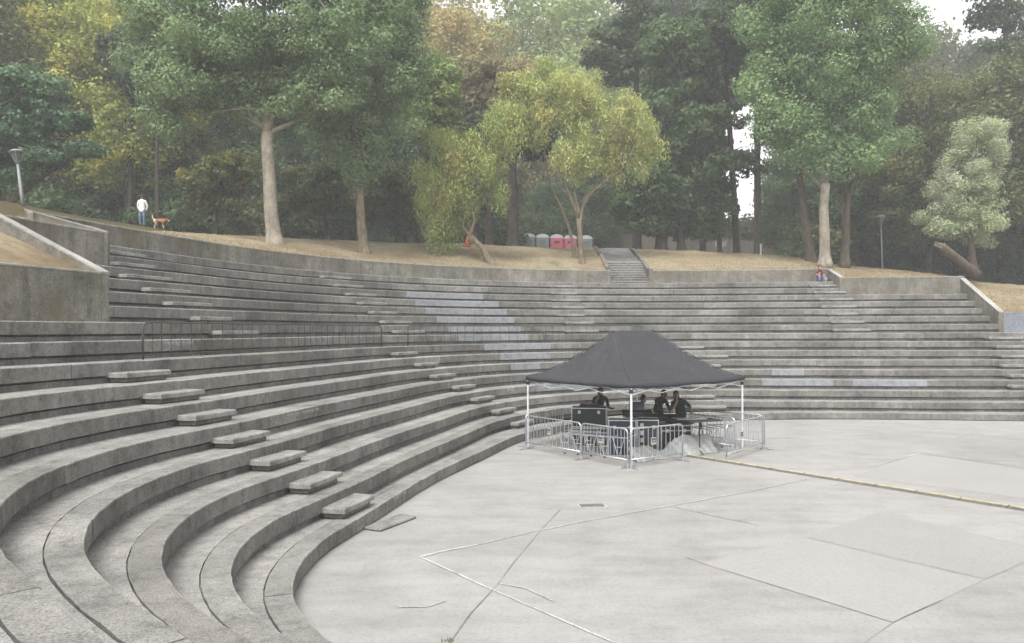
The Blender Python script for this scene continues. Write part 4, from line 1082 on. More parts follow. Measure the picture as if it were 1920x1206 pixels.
# information board, cone, bin, bench frame, post
b_ = onD(623, 60); q_ = W(623, 446, 60)
ib = empty('information_board', (b_.x, 60, b_.z), 0, 'pale upright board with a blue top standing in the shade of the trees', 'sign'); hz = W(623, 418, 60).z - b_.z
MB().box((0, 0, hz / 2 + .2), (.36, .06, hz - .4), bev=.01).build('panel', M['greyp'], ib); MB().box((0, -.01, hz - .15), (.42, .08, .3), bev=.01).build('heading_panel', M['signblue'], ib)
MB().tube([(0, .02, 0), (0, .02, .5)], .04, 8).build('post', M['dark_metal'], ib)
bf = onD(645, 59)
person('person', (bf.x, bf.y, W(645, 455, 59).z), 0, stand(elL=(-.34, -.1, 1.3, .045), wristL=(-.58, -.12, 1.38, .03), handL=(-.66, -.12, 1.39, .03)), body(0, 2), 'distant person in pale shirt reaching towards the board in the shade', [M['grey_cloth'], M['skin'], M['black_cloth'], M['shoe']], scale=.92)
b_ = hit(877, 462) or onD(877, 52)
cn = empty('traffic_cone', b_, 0, 'orange traffic cone on the grass behind the leaning willow trunk', 'cone')
MB().tube([(0, 0, .02), (0, 0, .4), (0, 0, .62)], [.20, .09, .04], 12).build('cone_body', M['orange'], cn, True); MB().box((0, 0, .015), (.48, .48, .03), bev=.008).build('base', M['orange'], cn)
b_ = onD(772, 62)
lb_ = empty('litter_bin', (b_.x, 62, W(772, 455, 62).z), 0, 'dark litter bin with pale domed lid in the shade of the wood', 'bin')
MB().tube([(0, 0, 0), (0, 0, .75)], [.33, .38], 12).build('bin_body', M['greyp'], lb_); MB().ball((0, 0, .78), (.42, .42, .2), 14, 8).build('lid', M['roofp'], lb_)
gf = empty('play_frame', (onD(738, 62).x, 62, W(738, 453, 62).z), 0, 'grey metal tube play frame in the shade of the wood', 'play frame')
MB().tube([(-.42, 0, 0), (-.42, 0, .95), (.38, 0, 1.0), (.42, 0, 0)], .025, 6).build('front_hoop', M['dark_metal'], gf); MB().tube([(-.1, .8, 0), (-.05, .8, 1.4), (.9, .8, 1.5), (1.0, .8, 0)], .025, 6).build('rear_hoop', M['dark_metal'], gf)
MB().tube([(-.42, 0, .95), (-.05, .8, 1.4)], .02, 6).build('cross_tube', M['dark_metal'], gf)
b_ = hit(1427, 478) or onD(1427, 51)
mp_ = empty('marker_post', b_, 0, 'short white marker post beside the tall pine trunk', 'post')
MB().tube([(0, 0, 0), (0, 0, .7)], .06, 8).build('post_shaft', M['white_plastic'], mp_); MB().tube([(0, 0, .7), (0, 0, .74)], [.07, .03], 8).build('post_cap', M['white_plastic'], mp_)

# ------------------------------------------------------------------ trees
def lvs(C, outw, size, asp=.62, droop=0.0, rand=1.0, up=.25):
    n_ = len(C); r = rng.normal(size=(n_, 3)); nrm = outw * 1.1 + r * rand * .6; nrm[:, 2] += up
    nrm /= np.linalg.norm(nrm, axis=1)[:, None] + 1e-9
    a = rng.normal(size=(n_, 3)); a[:, 2] -= droop * 2.5
    a -= nrm * (a * nrm).sum(1)[:, None]; a /= np.linalg.norm(a, axis=1)[:, None] + 1e-9
    b = np.cross(nrm, a); s_ = size * rng.uniform(.4, 1.5, (n_, 1))
    V = np.empty((n_, 4, 3)); V[:, 0] = C - a * s_ * .5; V[:, 1] = C + b * s_ * asp * .5 + a * s_ * .05; V[:, 2] = C + a * s_ * .55; V[:, 3] = C - b * s_ * asp * .5 + a * s_ * .05
    return V.reshape(-1, 3)
def puffs(env, n_, pr, shell=.45):
    out = []; vol = np.array([e[3] * e[4] * e[5] for e in env]); vol = vol / vol.sum()
    for _ in range(n_):
        e = env[rng.choice(len(env), p=vol)]; d = rng.normal(size=3); d /= np.linalg.norm(d)
        r = rng.uniform(shell, 1.0) ** .7
        out.append((e[0] + d[0] * e[3] * r, e[1] + d[1] * e[4] * r, e[2] + d[2] * e[5] * r, pr * rng.uniform(.6, 1.35)))
    return out
def crown(name, env, n_p, pr, n_l, size, mat, squash=.7, asp=.62, droop=0, shell=.45, core=.12, strand=0):
    P = np.array(puffs(env, n_p, pr, shell)); w = P[:, 3] ** 2; w /= w.sum()
    idx = rng.choice(len(P), n_l, p=w); d = rng.normal(size=(n_l, 3)); d /= np.linalg.norm(d, axis=1)[:, None]
    r = rng.uniform(.25, 1.12, (n_l, 1)) ** .6 * P[idx, 3:4]
    C = P[idx, :3] + d * r * np.array([1, 1, squash]); outw = d.copy()
    if core > 0:
        m_ = int(n_l * core); e = np.array([env[i] for i in rng.choice(len(env), m_)]); dd_ = rng.normal(size=(m_, 3)); dd_ /= np.linalg.norm(dd_, axis=1)[:, None]
        C[:m_] = e[:, :3] + dd_ * e[:, 3:] * rng.uniform(0, .95, (m_, 1)); outw[:m_] = dd_
    if strand > 0:
        C[:, 2] -= rng.uniform(0, 1, n_l) ** 2 * strand
    return quadmesh(name, lvs(C, outw, size, asp, droop), mat), P
def limbpath(a, b, n_=5, sag=.08):
    a, b = Vector(a), Vector(b); L = (b - a).length; pts = []
    side = Vector((random.uniform(-1, 1), random.uniform(-1, 1), 0)) * L * .07
    for i in range(n_ + 1):
        f = i / n_; p = a.lerp(b, f); p += side * math.sin(math.pi * f); p.z += -L * sag * math.sin(math.pi * f); pts.append(p)
    return pts
def flare(mb, P, r0, r1, n_=10):
    P = [Vector(p) for p in P]; m_ = len(P); D = []
    for i in range(m_ - 1):
        for f in (0, .5): D.append(P[i].lerp(P[i + 1], f))
    D.append(P[-1]); k_ = len(D); R_ = []
    tot = (D[-1] - D[0]).length
    for i, p in enumerate(D):
        f = (p - D[0]).length / max(tot, .01); R_.append((r0 + (r1 - r0) * f) * 1)
    D2, R2 = [D[0] - Vector((0, 0, .4))] + [D[0]] + [D[0].lerp(D[1], min(1, x / max((D[1] - D[0]).length, .01))) for x in (.2, .5, .9) if x < (D[1] - D[0]).length] + D[1:], []
    for p in D2:
        f = max(0, (p - D[0]).length / max(tot, .01)) if p.z >= D[0].z else 0; R2.append((r0 + (r1 - r0) * f) * (1 + .45 * math.exp(-f * tot / .28)))
    mb.tube(D2, R2, n_)
BARK = {'pale': bark('pale_poplar_bark', (.15, .128, .098), (.28, .25, .20), .6, 5), 'brown': bark('brown_bark', (.05, .038, .028), (.12, .095, .07)), 'dark': bark('dark_pine_bark', (.022, .018, .016), (.075, .06, .05)), 'mid': bark('greyish_tan_bark', (.085, .066, .045), (.20, .165, .115), .4, 6)}
LEAF = {
 'poplar': foliage('poplar_leaves', [(.115, .175, .080), (.18, .255, .120), (.25, .33, .16)]),
 'poplar2': foliage('bright_poplar_leaf', [(0.109, 0.185, 0.075), (0.177, 0.271, 0.113), (0.272, 0.376, 0.169)]),
 'willow': foliage('willow_leaves', [(.20, .29, .09), (.34, .38, .13), (.44, .38, .13)]),
 'willow2': foliage('willow2_leaves', [(.25, .32, .11), (.40, .42, .16), (.47, .42, .14)]),
 'dark': foliage('dark_broadleaf', [(0.036, 0.066, 0.025), (0.067, 0.112, 0.041), (0.112, 0.164, 0.056)]),
 'dark2': foliage('dull_green_leaf', [(0.049, 0.068, 0.024), (0.093, 0.119, 0.038), (0.175, 0.164, 0.045)]),
 'yellow': foliage('yellow_leaves', [(.15, .21, .05), (.29, .32, .08), (.43, .37, .08)]),
 'lime': foliage('lime_leaves', [(.12, .18, .05), (.19, .26, .07), (.26, .31, .09)]),
 'olive': foliage('olive_autumn_leaf', [(0.167, 0.185, 0.065), (0.306, 0.273, 0.105), (0.447, 0.307, 0.118)]),
 'rust': foliage('rust_leaves', [(.13, .11, .055), (.18, .145, .07), (.16, .17, .075)]),
 'cedar': foliage('cedar_needles', [(0.049, 0.101, 0.054), (0.081, 0.147, 0.076), (0.122, 0.193, 0.092)]),
 'pine': foliage('pine_needles', [(0.031, 0.054, 0.025), (0.055, 0.081, 0.038), (0.081, 0.116, 0.048)]),
 'silver': foliage('silvery_willow_leaf', [(0.213, 0.269, 0.134), (0.358, 0.414, 0.246), (0.500, 0.500, 0.403)]),
 'mist': foliage('pale_green_leaf', [(0.167, 0.226, 0.092), (0.260, 0.323, 0.125), (0.354, 0.403, 0.165)]),
 'dappled': foliage('dappled_leaf', [(0.056, 0.081, 0.027), (0.112, 0.138, 0.039), (0.447, 0.338, 0.065)]),
}
def pxenv(D, L, dep=.8):
    out = []
    for (u, v, ru, rv) in L:
        c_ = W(u, v, D); out.append((c_.x, D + random.uniform(-.6, .6), c_.z, ru * D / F, min(ru, rv) * D / F * dep + .2, rv * D / F))
    return out
def htree(name, label, D, trunks, env, leaf, barkm, n_p, pr, n_l, size, limbs=10, dep=.8, fork=None, limb_r=.09, **kw):
    """trunks: list of (pixel polyline, base radius, top radius)"""
    E = pxenv(D, env, dep); base = W(trunks[0][0][0][0], trunks[0][0][0][1], D); root = empty(name, (0, 0, 0), 0, label, 'tree')
    root.location = base; inv = Vector(base)
    mb = MB(); tops = []
    for (poly, r0, r1) in trunks:
        P = [W(u, v, D) + Vector((0, random.uniform(-.1, .1) * i, 0)) - inv for i, (u, v) in enumerate(poly)]
        flare(mb, P, r0, r1, 12); tops.append(P[-1])
    E = [(e[0] - inv.x, e[1] - inv.y, e[2] - inv.z, e[3], e[4], e[5]) for e in E]
    cm, P = crown('crown', E, n_p, pr, n_l, size, LEAF[leaf], **kw)
    for i in range(limbs):
        t_ = tops[i % len(tops)]; cand = P[rng.choice(len(P), 40)]; b = min(cand, key=lambda p: abs((Vector(p[:3]) - t_).length - 2.2 - (i % 4) * .8))
        mb.tube(limbpath(t_ - Vector((0, 0, .15)), b[:3], 6, .10 if b[2] > t_.z else -.05), [limb_r * (1 - .13 * j) for j in range(7)], 6)
        for _ in range(3):
            c2_ = P[rng.choice(len(P))]; mid = Vector(t_).lerp(Vector(b[:3]), random.uniform(.4, .8))
            if (Vector(c2_[:3]) - mid).length < 2.6: mb.tube(limbpath(mid, c2_[:3], 4, .05), [limb_r * .45 * (1 - .2 * j) for j in range(5)], 5)
    mb.build('trunk', BARK[barkm], root, True)
    co = bpy.data.objects.new('crown', cm); link(co); co.parent = root
    return root
def at(u, v, dflt):
    h = hit(u, v)
    return h.y if h is not None else dflt

D1 = at(515, 456, 35)
htree('poplar_tree', 'tall poplar with thick pale trunk, left of centre', D1, [([(516, 457), (509, 400), (506, 330), (503, 262), (503, 228)], .36, .27), ([(503, 235), (495, 170), (500, 90), (497, -40)], .18, .08), ([(504, 240), (530, 180), (560, 90), (590, -20)], .13, .05), ([(500, 240), (455, 205), (400, 180), (350, 120)], .11, .04), ([(505, 250), (545, 232), (590, 205), (640, 170)], .11, .04), ([(502, 245), (470, 225), (430, 212), (380, 215)], .06, .03)],
      [(500, 40, 170, 200), (340, 60, 110, 130), (400, 110, 120, 110), (590, 130, 100, 100), (280, 130, 50, 80), (400, 160, 110, 70), (600, 60, 120, 130), (610, 185, 90, 45), (330, -60, 120, 100), (520, -120, 180, 120), (470, 90, 120, 80), (310, 215, 50, 45), (345, 150, 70, 70)], 'poplar', 'pale', 330, .9, 140000, .155, limbs=14, limb_r=.07)
D2 = at(683, 474, 38)
htree('poplar_tree', 'second poplar with a slimmer leaning trunk, right of the thick pale one', D2, [([(684, 475), (678, 420), (676, 370), (678, 300), (672, 240)], .26, .16), ([(676, 320), (690, 260), (705, 180), (710, 60)], .10, .05), ([(674, 330), (665, 280), (655, 200), (650, 60)], .09, .04)],
      [(700, 100, 90, 170), (640, 200, 70, 90), (740, 60, 75, 150), (690, 260, 55, 70), (760, 170, 60, 90), (700, -80, 110, 120), (668, 320, 26, 55)], 'poplar', 'mid', 190, .85, 80000, .155, limbs=8)
D3 = at(918, 493, 44)
htree('willow_tree', 'small willow with a leaning trunk and yellowish hanging leaves, left of the toilets', D3, [([(921, 496), (905, 465), (888, 448), (880, 436)], .19, .13), ([(882, 440), (890, 415), (884, 392), (896, 350)], .10, .05), ([(884, 445), (868, 425), (872, 400), (850, 350)], .09, .04), ([(888, 400), (903, 370), (915, 330)], .06, .03)],
      [(845, 270, 50, 40), (890, 290, 60, 50), (795, 330, 34, 40), (850, 350, 60, 50), (815, 390, 34, 40), (950, 240, 44, 50), (930, 330, 26, 40), (825, 428, 26, 24), (960, 200, 30, 20), (850, 405, 22, 28)], 'willow', 'mid', 150, .5, 30000, .19, limbs=8, limb_r=.05, asp=.28, droop=1.0, strand=1.1, squash=.9)
D4 = at(1092, 494, 44)
htree('willow_tree', 'multi-stemmed willow with pale yellow-green crown in front of the toilets', D4, [([(1092, 497), (1088, 440), (1083, 400), (1068, 365), (1055, 330), (1045, 290)], .17, .07), ([(1087, 425), (1094, 385), (1110, 362), (1140, 335), (1170, 318)], .10, .04), ([(1085, 395), (1078, 360), (1082, 320), (1080, 260)], .09, .04), ([(1096, 375), (1120, 345), (1128, 300), (1140, 250)], .07, .03)],
      [(1060, 185, 60, 45), (1022, 215, 34, 44), (1105, 225, 50, 60), (1185, 235, 46, 54), (1078, 292, 40, 40), (1160, 300, 36, 26), (1208, 295, 34, 26), (1015, 150, 44, 22), (1085, 145, 48, 20), (1175, 180, 30, 22), (1222, 258, 20, 40), (1130, 270, 30, 30)], 'willow2', 'mid', 190, .5, 40000, .19, limbs=10, limb_r=.05, asp=.3, droop=.9, strand=.8, squash=.9)
htree('willow_tree', 'thin bent stem left of the multi-stemmed willow with a sparse olive crown', D4 + 1.5, [([(1079, 482), (1068, 430), (1058, 400), (1038, 360), (1026, 320), (1022, 280)], .12, .04)],
      [(1000, 230, 22, 40), (985, 190, 24, 26), (975, 150, 40, 20), (1040, 130, 40, 16)], 'willow', 'mid', 50, .45, 9000, .20, limbs=5, limb_r=.04, asp=.3, droop=.9, strand=.7)
D5 = at(1547, 492, 43) + 1.6
htree('poplar_tree', 'large bright poplar with pale straight trunk above the seated person', D5, [([(1547, 494), (1546, 440), (1545, 390), (1546, 345)], .31, .25), ([(1546, 350), (1530, 290), (1520, 200), (1500, 60)], .13, .05), ([(1547, 350), (1560, 290), (1580, 180), (1600, 40)], .13, .05), ([(1546, 355), (1500, 310), (1460, 250), (1430, 180)], .10, .04)],
      [(1550, 60, 130, 150), (1450, 110, 60, 130), (1430, 230, 45, 60), (1640, 90, 80, 130), (1560, 220, 100, 90), (1620, 230, 65, 70), (1500, 290, 60, 40), (1570, 300, 90, 34), (1540, -90, 170, 110), (1485, 200, 60, 80), (1690, 60, 35, 70)], 'poplar2', 'pale', 320, .9, 140000, .16, limbs=12, limb_r=.07)
htree('poplar_tree', 'brown trunked poplar leaning left of the pale one, crown merged with it', D5 + 2.2, [([(1522, 490), (1512, 430), (1506, 380), (1503, 330), (1500, 270)], .27, .16)], [(1490, 200, 60, 70), (1470, 120, 50, 80)], 'poplar2', 'brown', 40, .9, 14000, .155, limbs=5)
htree('poplar_tree', 'brown trunked poplar right of the pale one, crown merged with it', D5 + 1.6, [([(1584, 493), (1586, 440), (1590, 380), (1591, 330), (1596, 260)], .25, .15), ([(1583, 420), (1577, 395), (1587, 372)], .10, .08)], [(1610, 200, 60, 70), (1640, 260, 50, 50)], 'poplar2', 'brown', 40, .9, 14000, .155, limbs=5)
htree('magnolia_tree', 'dense dark green broadleaf tree right of the stair', 53, [([(1241, 470), (1240, 440), (1243, 380), (1245, 250)], .42, .2), ([(1279, 472), (1277, 440), (1275, 380)], .30, .2)],
      [(1265, 130, 62, 90), (1270, 230, 85, 90), (1290, 320, 85, 80), (1230, 350, 70, 60), (1330, 380, 50, 60), (1210, 400, 60, 40), (1290, 410, 90, 36), (1250, 70, 40, 40), (1180, 380, 30, 50)], 'dark', 'dark', 260, .85, 60000, .28, limbs=4, shell=.6)
htree('silver_willow_tree', 'pale silvery willow on the right with rounded airy crown', at(1800, 512, 44) + 2, [([(1826, 510), (1822, 470), (1818, 420), (1822, 350)], .2, .09)],
      [(1825, 290, 52, 62), (1800, 350, 55, 50), (1850, 270, 34, 50), (1775, 400, 42, 34), (1820, 420, 60, 40), (1860, 360, 28, 60), (1770, 320, 26, 26), (1755, 430, 24, 20), (1850, 440, 20, 26)], 'silver', 'brown', 130, .6, 42000, .15, limbs=8, limb_r=.06, asp=.35)
htree('cedar_tree', 'dark cedar with layered boughs and a leaning trunk at the left edge', 39, [([(0, 414), (14, 382), (50, 350), (100, 315), (150, 285)], .22, .06), ([(8, 420), (0, 380), (-10, 330), (-20, 200)], .3, .12)],
      [(60, 240, 110, 40), (20, 180, 100, 50), (110, 290, 80, 26), (-20, 270, 90, 60), (60, 150, 60, 26), (140, 225, 40, 22), (40, 320, 70, 22)], 'cedar', 'brown', 130, .8, 30000, .20, limbs=8, squash=.38)
htree('lime_tree', 'bright lime green tree glowing behind the slimmer poplar', 50, [([(800, 466), (800, 400), (803, 300), (808, 220)], .2, .1)], [(820, 180, 46, 65), (790, 200, 40, 60), (835, 230, 28, 40), (815, 130, 24, 24)], 'lime', 'dark', 70, .8, 15000, .24, limbs=6)
htree('maple_tree', 'rusty brown leaved tree behind the willows', 56, [([(893, 464), (895, 400), (898, 300), (900, 230)], .25, .12)], [(905, 165, 48, 42), (880, 205, 40, 40), (940, 160, 36, 36), (930, 215, 34, 34)], 'rust', 'dark', 60, .8, 12000, .26, limbs=6)
htree('young_tree', 'low yellowing tree with drooping leaves behind the thick pale trunk', 46, [([(408, 452), (406, 400), (400, 340)], .12, .06)], [(395, 345, 50, 38), (375, 380, 48, 20), (440, 320, 44, 34), (355, 335, 30, 20), (430, 385, 40, 16)], 'dappled', 'dark', 60, .6, 10000, .2, limbs=6, squash=.6)
htree('young_tree', 'low olive green tree between the two poplar trunks', 47, [([(613, 458), (610, 420), (600, 360)], .10, .06)], [(590, 345, 60, 40), (620, 380, 46, 22), (560, 380, 44, 26), (630, 320, 40, 34)], 'dark2', 'dark', 70, .6, 11000, .22, limbs=6, squash=.6)
htree('young_tree', 'low olive green tree right of the slimmer poplar', 48, [([(745, 462), (742, 420), (740, 370)], .10, .06)], [(730, 355, 44, 36), (745, 385, 34, 22), (700, 390, 30, 22)], 'dark2', 'dark', 50, .6, 8000, .22, limbs=5, squash=.6)
# broken leaning log
lg = empty('fallen_log', W(1829, 513, 44), 0, 'broken brown log leaning out of the undergrowth on the right', 'log'); bb = W(1829, 513, 44)
mb = MB(); mb.tube([W(1832, 517, 44) - bb, W(1815, 502, 44) - bb, W(1790, 482, 43.5) - bb, W(1766, 462, 43) - bb], [.33, .27, .25, .23], 12); mb.build('log_shaft', BARK['brown'], lg, True)
mb = MB()
for j in range(7): mb.tube([W(1768, 463, 43) - bb + Vector((random.uniform(-.15, .15), random.uniform(-.15, .15), random.uniform(-.15, .15))), W(1752 + random.uniform(-4, 6), 452 + random.uniform(-3, 8), 43) - bb], [.09, .02], 5)
mb.build('splinter', BARK['mid'], lg)

# pines: tall trunk, sparse crown
def pine(u, D, lean, r, vtop, crowns, label, n_l=9000, vb=None):
    vb = vb or 470; return htree('pine_tree', label, D, [([(u, vb + 6), (u + lean * .3, vb - 130), (u + lean * .7, 180), (u + lean, vtop)], r, r * .5)], crowns, 'pine', 'dark', 46, 1.0, n_l, .30, limbs=9, squash=.5, core=.02, limb_r=.06)
pine(1422, 52, -2, .27, 60, [(1400, 60, 60, 50), (1440, 20, 60, 40), (1405, 290, 28, 40)], 'straight dark pine trunk left of the bright poplar', vb=476)
pine(1382, 55, -22, .26, 20, [(1350, 60, 60, 60), (1330, 150, 34, 60), (1375, 140, 30, 40)], 'slightly leaning dark pine behind the magnolia', vb=474)
pine(1350, 62, -6, .2, 0, [(1340, 110, 34, 60), (1370, 200, 26, 60), (1355, 20, 70, 40)], 'slender pine silhouetted against the sky gap')
pine(963, 50, -4, .38, 220, [(985, 240, 40, 50), (1000, 190, 40, 40)], 'thick dark pine trunk between the two willows', vb=464)
pine(918, 53, 6, .30, 250, [(925, 270, 36, 40), (900, 250, 30, 30)], 'dark pine trunk behind the leaning willow', vb=464)
pine(1878, 60, 10, .3, -60, [(1875, 30, 60, 26), (1905, 90, 50, 26), (1850, -10, 50, 24)], 'tall pine with open boughs at the upper right', n_l=5000, vb=510)
pine(245, 50, 4, .2, 100, [(250, 120, 50, 60)], 'dark bare trunk behind the walker', vb=438)
pine(297, 49, -4, .15, 120, [(290, 150, 50, 60)], 'slender dark trunk right of the walker', vb=440)
pine(1195, 58, 0, .36, 120, [(1150, 100, 60, 60), (1200, 60, 60, 50)], 'dark trunk beside the top of the stair')
pine(1318, 60, 14, .26, 200, [(1330, 260, 30, 60)], 'dark trunk standing before the tan wall')

# background wood: prototypes copied
PROTO = {}
def proto(kind, leaf, h, r, base, n_p, pr, n_l, size, barkm='dark', sq=.7, fat=1.0):
    env = [(0, 0, base + (h - base) * .5, r, r, (h - base) * .5), (0, 0, base + (h - base) * .3, r * 1.1, r * 1.1, (h - base) * .28), (r * .3, 0, base + (h - base) * .75, r * .7, r * .7, (h - base) * .28)]
    cm, P = crown('crown', env, n_p, pr, n_l, size, LEAF[leaf], squash=sq, shell=.55)
    mb = MB(); flare(mb, [(0, 0, 0), (.15, 0, h * .3), (-.1, .1, h * .6), (0, 0, h * .85)], .24 * fat, .06, 9)
    for i in range(10):
        p = P[rng.choice(len(P))]; z0 = base * .8 + (p[2] - base) * .5
        mb.tube(limbpath((0, 0, max(1.5, z0)), p[:3], 5, .05), [.09 * fat * (1 - .15 * j) for j in range(6)], 5)
    tm = bpy.data.meshes.new('trunk'); tm.from_pydata([tuple(v) for v in mb.V], [], mb.F); tm.materials.append(BARK[barkm]); tm.polygons.foreach_set('use_smooth', np.ones(len(tm.polygons), dtype=bool))
    PROTO[kind] = (tm, cm)
proto('dark', 'dark', 17, 4.2, 3.0, 130, 1.15, 34000, .235)
proto('dull', 'dark2', 17, 4.4, 2.6, 130, 1.15, 34000, .235)
proto('yellow', 'yellow', 18, 4.4, 3.4, 130, 1.15, 34000, .235)
proto('olive', 'olive', 18, 4.6, 4, 130, 1.15, 34000, .235)
proto('mist', 'mist', 18, 4.6, 4, 130, 1.15, 34000, .235)
proto('pine', 'pine', 22, 3.2, 12, 50, 1.1, 9000, .34, sq=.5)
proto('bush', 'dark', 4.2, 3.0, .5, 60, .9, 12000, .24, fat=.3)
proto('bush2', 'dark2', 4.2, 2.8, .5, 60, .9, 11000, .24, fat=.3)
KN = {'dark': ('broadleaf_tree', 'dark green'), 'dull': ('broadleaf_tree', 'dull green'), 'yellow': ('broadleaf_tree', 'yellowing'), 'olive': ('broadleaf_tree', 'olive brown'), 'mist': ('broadleaf_tree', 'pale green'), 'pine': ('pine_tree', 'dark'), 'bush': ('shrub', 'dark green'), 'bush2': ('shrub', 'olive green')}
MARKS = [(-80, 'beyond the left frame edge'), (40, 'behind the left park lamp'), (150, 'behind the mottled end wall'), (270, 'behind the walker and dog'), (400, 'left of the thick pale trunk'), (510, 'behind the thick pale trunk'), (600, 'between the two poplar trunks'), (690, 'behind the slimmer poplar'), (780, 'right of the slimmer poplar'), (870, 'behind the leaning willow'), (960, 'between the two willows'), (1050, 'behind the portable toilets'), (1170, 'behind the stair'), (1270, 'behind the magnolia'), (1350, 'left of the sky gap'), (1450, 'right of the sky gap'), (1550, 'behind the bright poplar'), (1660, 'behind the distant lamp'), (1760, 'behind the broken log'), (1850, 'behind the silvery willow'), (1950, 'at the right frame edge'), (2050, 'beyond the right frame edge')]
used = {}
def bg(kind, u, D, hs, row):
    tm, cm = PROTO[kind]; x = (u - 960) / F * D; z_ = gz(x, D) - .1
    mk = min(MARKS, key=lambda m_: abs(m_[0] - u))[1]
    nm2, colr = KN[kind]; lab = '%s %s in the %s %s' % (colr, nm2.replace('_', ' '), row, mk)
    if kind in ('bush', 'bush2'): lab = '%s %s undergrowth %s' % (row, colr, mk)
    c_ = used.get(lab, 0); used[lab] = c_ + 1
    if c_: lab += [', the second one', ', the third one', ', the fourth one'][min(c_ - 1, 2)]
    rt = empty(nm2, (x, D, z_), random.uniform(0, 6.28), lab, 'shrub' if 'bush' in kind else 'tree', 'undergrowth shrubs in the wood' if 'bush' in kind else 'trees of the background wood')
    h0 = {'pine': 22, 'bush': 4.2, 'bush2': 4.2}.get(kind, 17.5); s_ = hs / h0; w_ = s_ * random.uniform(.9, 1.15)
    rt.scale = (w_, w_, s_)
    for nmx, me_ in (('trunk', tm), ('crown', cm)):
        o = bpy.data.objects.new(nmx, me_); link(o); o.parent = rt
# front row
for (kind, u, D, h) in [('dull', -60, 50, 19), ('yellow', 45, 54, 21), ('yellow', 165, 56, 20), ('yellow', 235, 52, 17), ('yellow', 290, 60, 18), ('dull', 330, 54, 13), ('dark', 430, 60, 15), ('dark', 545, 60, 15), ('dark', 640, 58, 14), ('dark', 730, 60, 15), ('dull', 840, 62, 12), 
                        ('dark', 1020, 74, 9), ('dark', 1110, 72, 11), ('dark', 1490, 66, 12), ('dark', 1580, 64, 15), ('dark', 1680, 60, 15), ('dull', 1740, 56, 17), ('dark', 1830, 58, 16), ('dull', 1925, 55, 19), ('dark', 2030, 54, 17)]:
    bg(kind, u, D, h, 'front row')
for (kind, u, D, h) in [('yellow', -20, 68, 25), ('yellow', 100, 72, 26), ('mist', 215, 74, 26), ('dull', 320, 72, 22), ('dark', 420, 76, 22), ('dark', 520, 74, 20), ('dark', 620, 78, 22), ('dark', 700, 74, 22), ('dark', 800, 76, 20), ('olive', 850, 80, 26), ('olive', 940, 84, 25),
                        ('mist', 1090, 88, 27), ('mist', 1160, 86, 25), ('dark', 1225, 78, 20), ('dark', 1530, 80, 22), ('dull', 1590, 82, 26), ('dull', 1690, 76, 26), ('dull', 1770, 78, 26), ('dull', 1850, 76, 21), ('mist', 1950, 74, 24)]:
    bg(kind, u, D, h, 'second row')
for (kind, u, D, h) in [('yellow', 40, 92, 36), ('mist', 170, 94, 36), ('mist', 290, 96, 34), ('dull', 400, 98, 34), ('dull', 520, 96, 34), ('dull', 640, 98, 34), ('olive', 760, 98, 36), ('olive', 880, 100, 37), ('dull', 990, 104, 36), ('mist', 1110, 102, 37), ('dark', 1225, 104, 36), ('dark', 1262, 110, 32),
                        ('dark', 1550, 104, 34), ('dull', 1590, 100, 37), ('dull', 1700, 98, 40), ('dull', 1790, 100, 37)]:
    bg(kind, u, D, h, 'back row')
for (kind, u, D, h) in [('pine', 1240, 84, 34), ('pine', 1290, 90, 38), ('pine', 1335, 84, 33), ('mist', 1030, 96, 39), ('pine', 1900, 90, 33), ('pine', 1475, 90, 36)]:
    bg(kind, u, D, h, 'back row')
for i, u in enumerate(list(range(-60, 960, 68)) + list(range(1125, 1340, 60)) + list(range(1440, 2040, 62))):
    bg('bush' if i % 3 else 'bush2', u + random.uniform(-16, 16), random.uniform(60, 70) if u < 1125 or u > 1440 else 84, random.uniform(3.6, 5.5), 'nearer')
for i, u in enumerate(list(range(-60, 960, 85)) + [1000, 1060, 1330, 1400] + list(range(1440, 2040, 85))):
    bg('bush' if i % 3 else 'bush2', u + random.uniform(-20, 20), random.uniform(86, 100), random.uniform(6, 8) if not 1340 < u < 1430 else 8.8, 'farther')

for u, D in [(20, 52), (70, 50), (105, 56), (150, 52), (200, 58), (330, 52), (480, 58), (560, 56)]:
    bg('bush' if u % 20 else 'bush2', u, D, 4.2, 'low')

# dry grass blades on the bank
gq = rng.uniform(LB0, C2.n - 30, 30000); gt = rng.uniform(0, 1, 30000) ** 2.1 * 7.5
V = np.empty((len(gq), 4, 3)); keep = []
for i, (q, t) in enumerate(zip(gq, gt)):
    o0, _ = start_of(q); o_ = o0 + .02 + t
    if stL - 1 < q < stR + 1: continue
    p = C2.pt(q, o_); z_ = tz(q, o_); h = rng.uniform(.03, .10) * (1.5 if t < .12 else 1); a = rng.uniform(0, 3.14); w_ = .012
    dx, dy = math.cos(a) * w_, math.sin(a) * w_; lx, ly = rng.normal(0, .03, 2)
    V[i] = [(p[0] - dx, p[1] - dy, z_), (p[0] + dx, p[1] + dy, z_), (p[0] + dx * .3 + lx, p[1] + dy * .3 + ly, z_ + h), (p[0] - dx * .3 + lx, p[1] - dy * .3 + ly, z_ + h)]; keep.append(i)
gm = quadmesh('dry_grass', V[keep].reshape(-1, 3), M['blade']); go = bpy.data.objects.new('dry_grass', gm); link(go); tag(go, 'short dry grass on the bank above the wall', 'grass', kind='stuff')

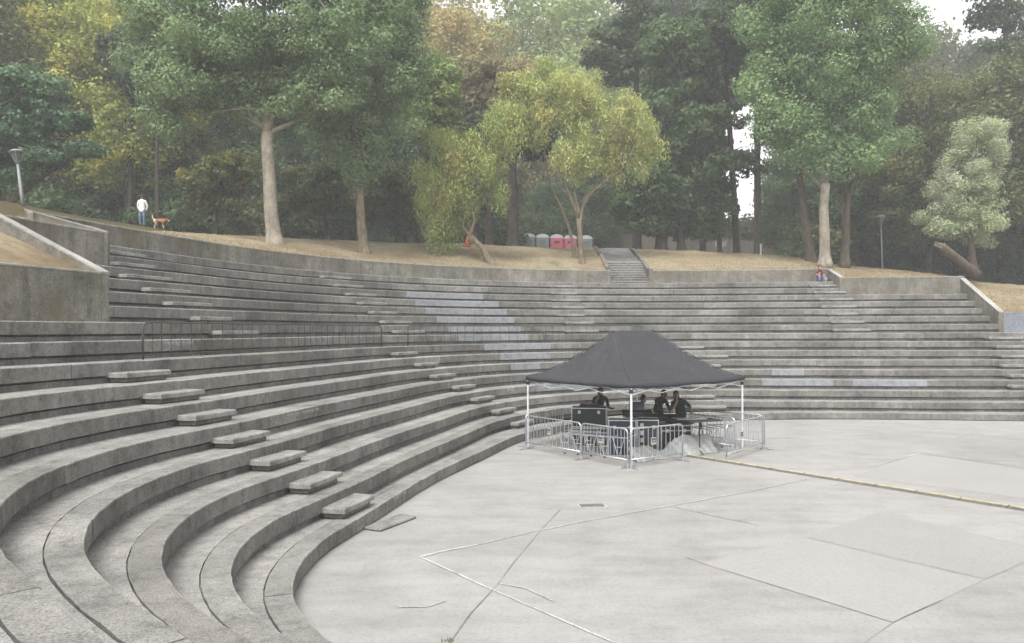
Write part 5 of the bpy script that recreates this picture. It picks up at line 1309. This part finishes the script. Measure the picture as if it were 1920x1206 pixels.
# ------------------------------------------------------------------ haze, light, camera
HAZE = .0017
hz_ = MB(); hz_.box((10, 60, 22), (260, 240, 48)); ho = hz_.build('haze', None) if False else None
k = NT('haze_air'); vol = k.n('ShaderNodeVolumePrincipled'); vol.inputs['Color'].default_value = (.95, .97, .96, 1); vol.inputs['Density'].default_value = HAZE; k.l(vol.outputs[0], k.out.inputs['Volume'])
o = hz_.build('haze', k.m); tag(o, 'thin pale haze hanging in the air', 'haze', kind='stuff'); o.display_type = 'WIRE'

w = bpy.data.worlds.new('World'); scene.world = w; w.use_nodes = True; nt = w.node_tree; nt.nodes.clear()
sky = nt.nodes.new('ShaderNodeTexSky'); sky.sky_type = 'NISHITA'; sky.sun_disc = False; sky.sun_elevation = R(60); sky.sun_rotation = R(200); sky.air_density = 1.0; sky.dust_density = 4.0; sky.ozone_density = 1.0
hs = nt.nodes.new('ShaderNodeHueSaturation'); hs.inputs['Saturation'].default_value = .07
bgn = nt.nodes.new('ShaderNodeBackground'); bgn.inputs['Strength'].default_value = .15; out = nt.nodes.new('ShaderNodeOutputWorld')
nt.links.new(sky.outputs[0], hs.inputs['Color']); nt.links.new(hs.outputs[0], bgn.inputs[0]); nt.links.new(bgn.outputs[0], out.inputs[0])
sl = bpy.data.lights.new('sun', 'SUN'); sl.energy = .95; sl.angle = R(25); sl.color = (1, .97, .92)
so = bpy.data.objects.new('sun', sl); link(so)
# sun direction matches the sky: azimuth measured from +Y clockwise
az, el = R(200), R(60)
dirv = Vector((math.sin(az) * math.cos(el), math.cos(az) * math.cos(el), math.sin(el)))
so.rotation_euler = dirv.to_track_quat('Z', 'Y').to_euler(); so.location = (0, 0, 40)

cam = bpy.data.cameras.new('camera'); co = bpy.data.objects.new('camera', cam); link(co); scene.camera = co
cam.sensor_width = 36; cam.lens = F / 1920 * 36; cam.shift_y = 16 / 1920; cam.clip_end = 2500; cam.clip_start = .05
co.location = (0, 0, HC); co.rotation_euler = (Matrix.Rotation(R(90), 3, 'X') @ Matrix.Rotation(-.0035, 3, 'Z')).to_euler()
scene.view_settings.view_transform = 'Standard'; scene.view_settings.look = 'None'; scene.view_settings.gamma = 1; scene.view_settings.exposure = 1.5
scene.render.engine = 'CYCLES'
scene.cycles.volume_bounces = 0; scene.cycles.volume_step_rate = 4; scene.cycles.max_bounces = 6; scene.cycles.transparent_max_bounces = 8
bpy.context.view_layer.update()
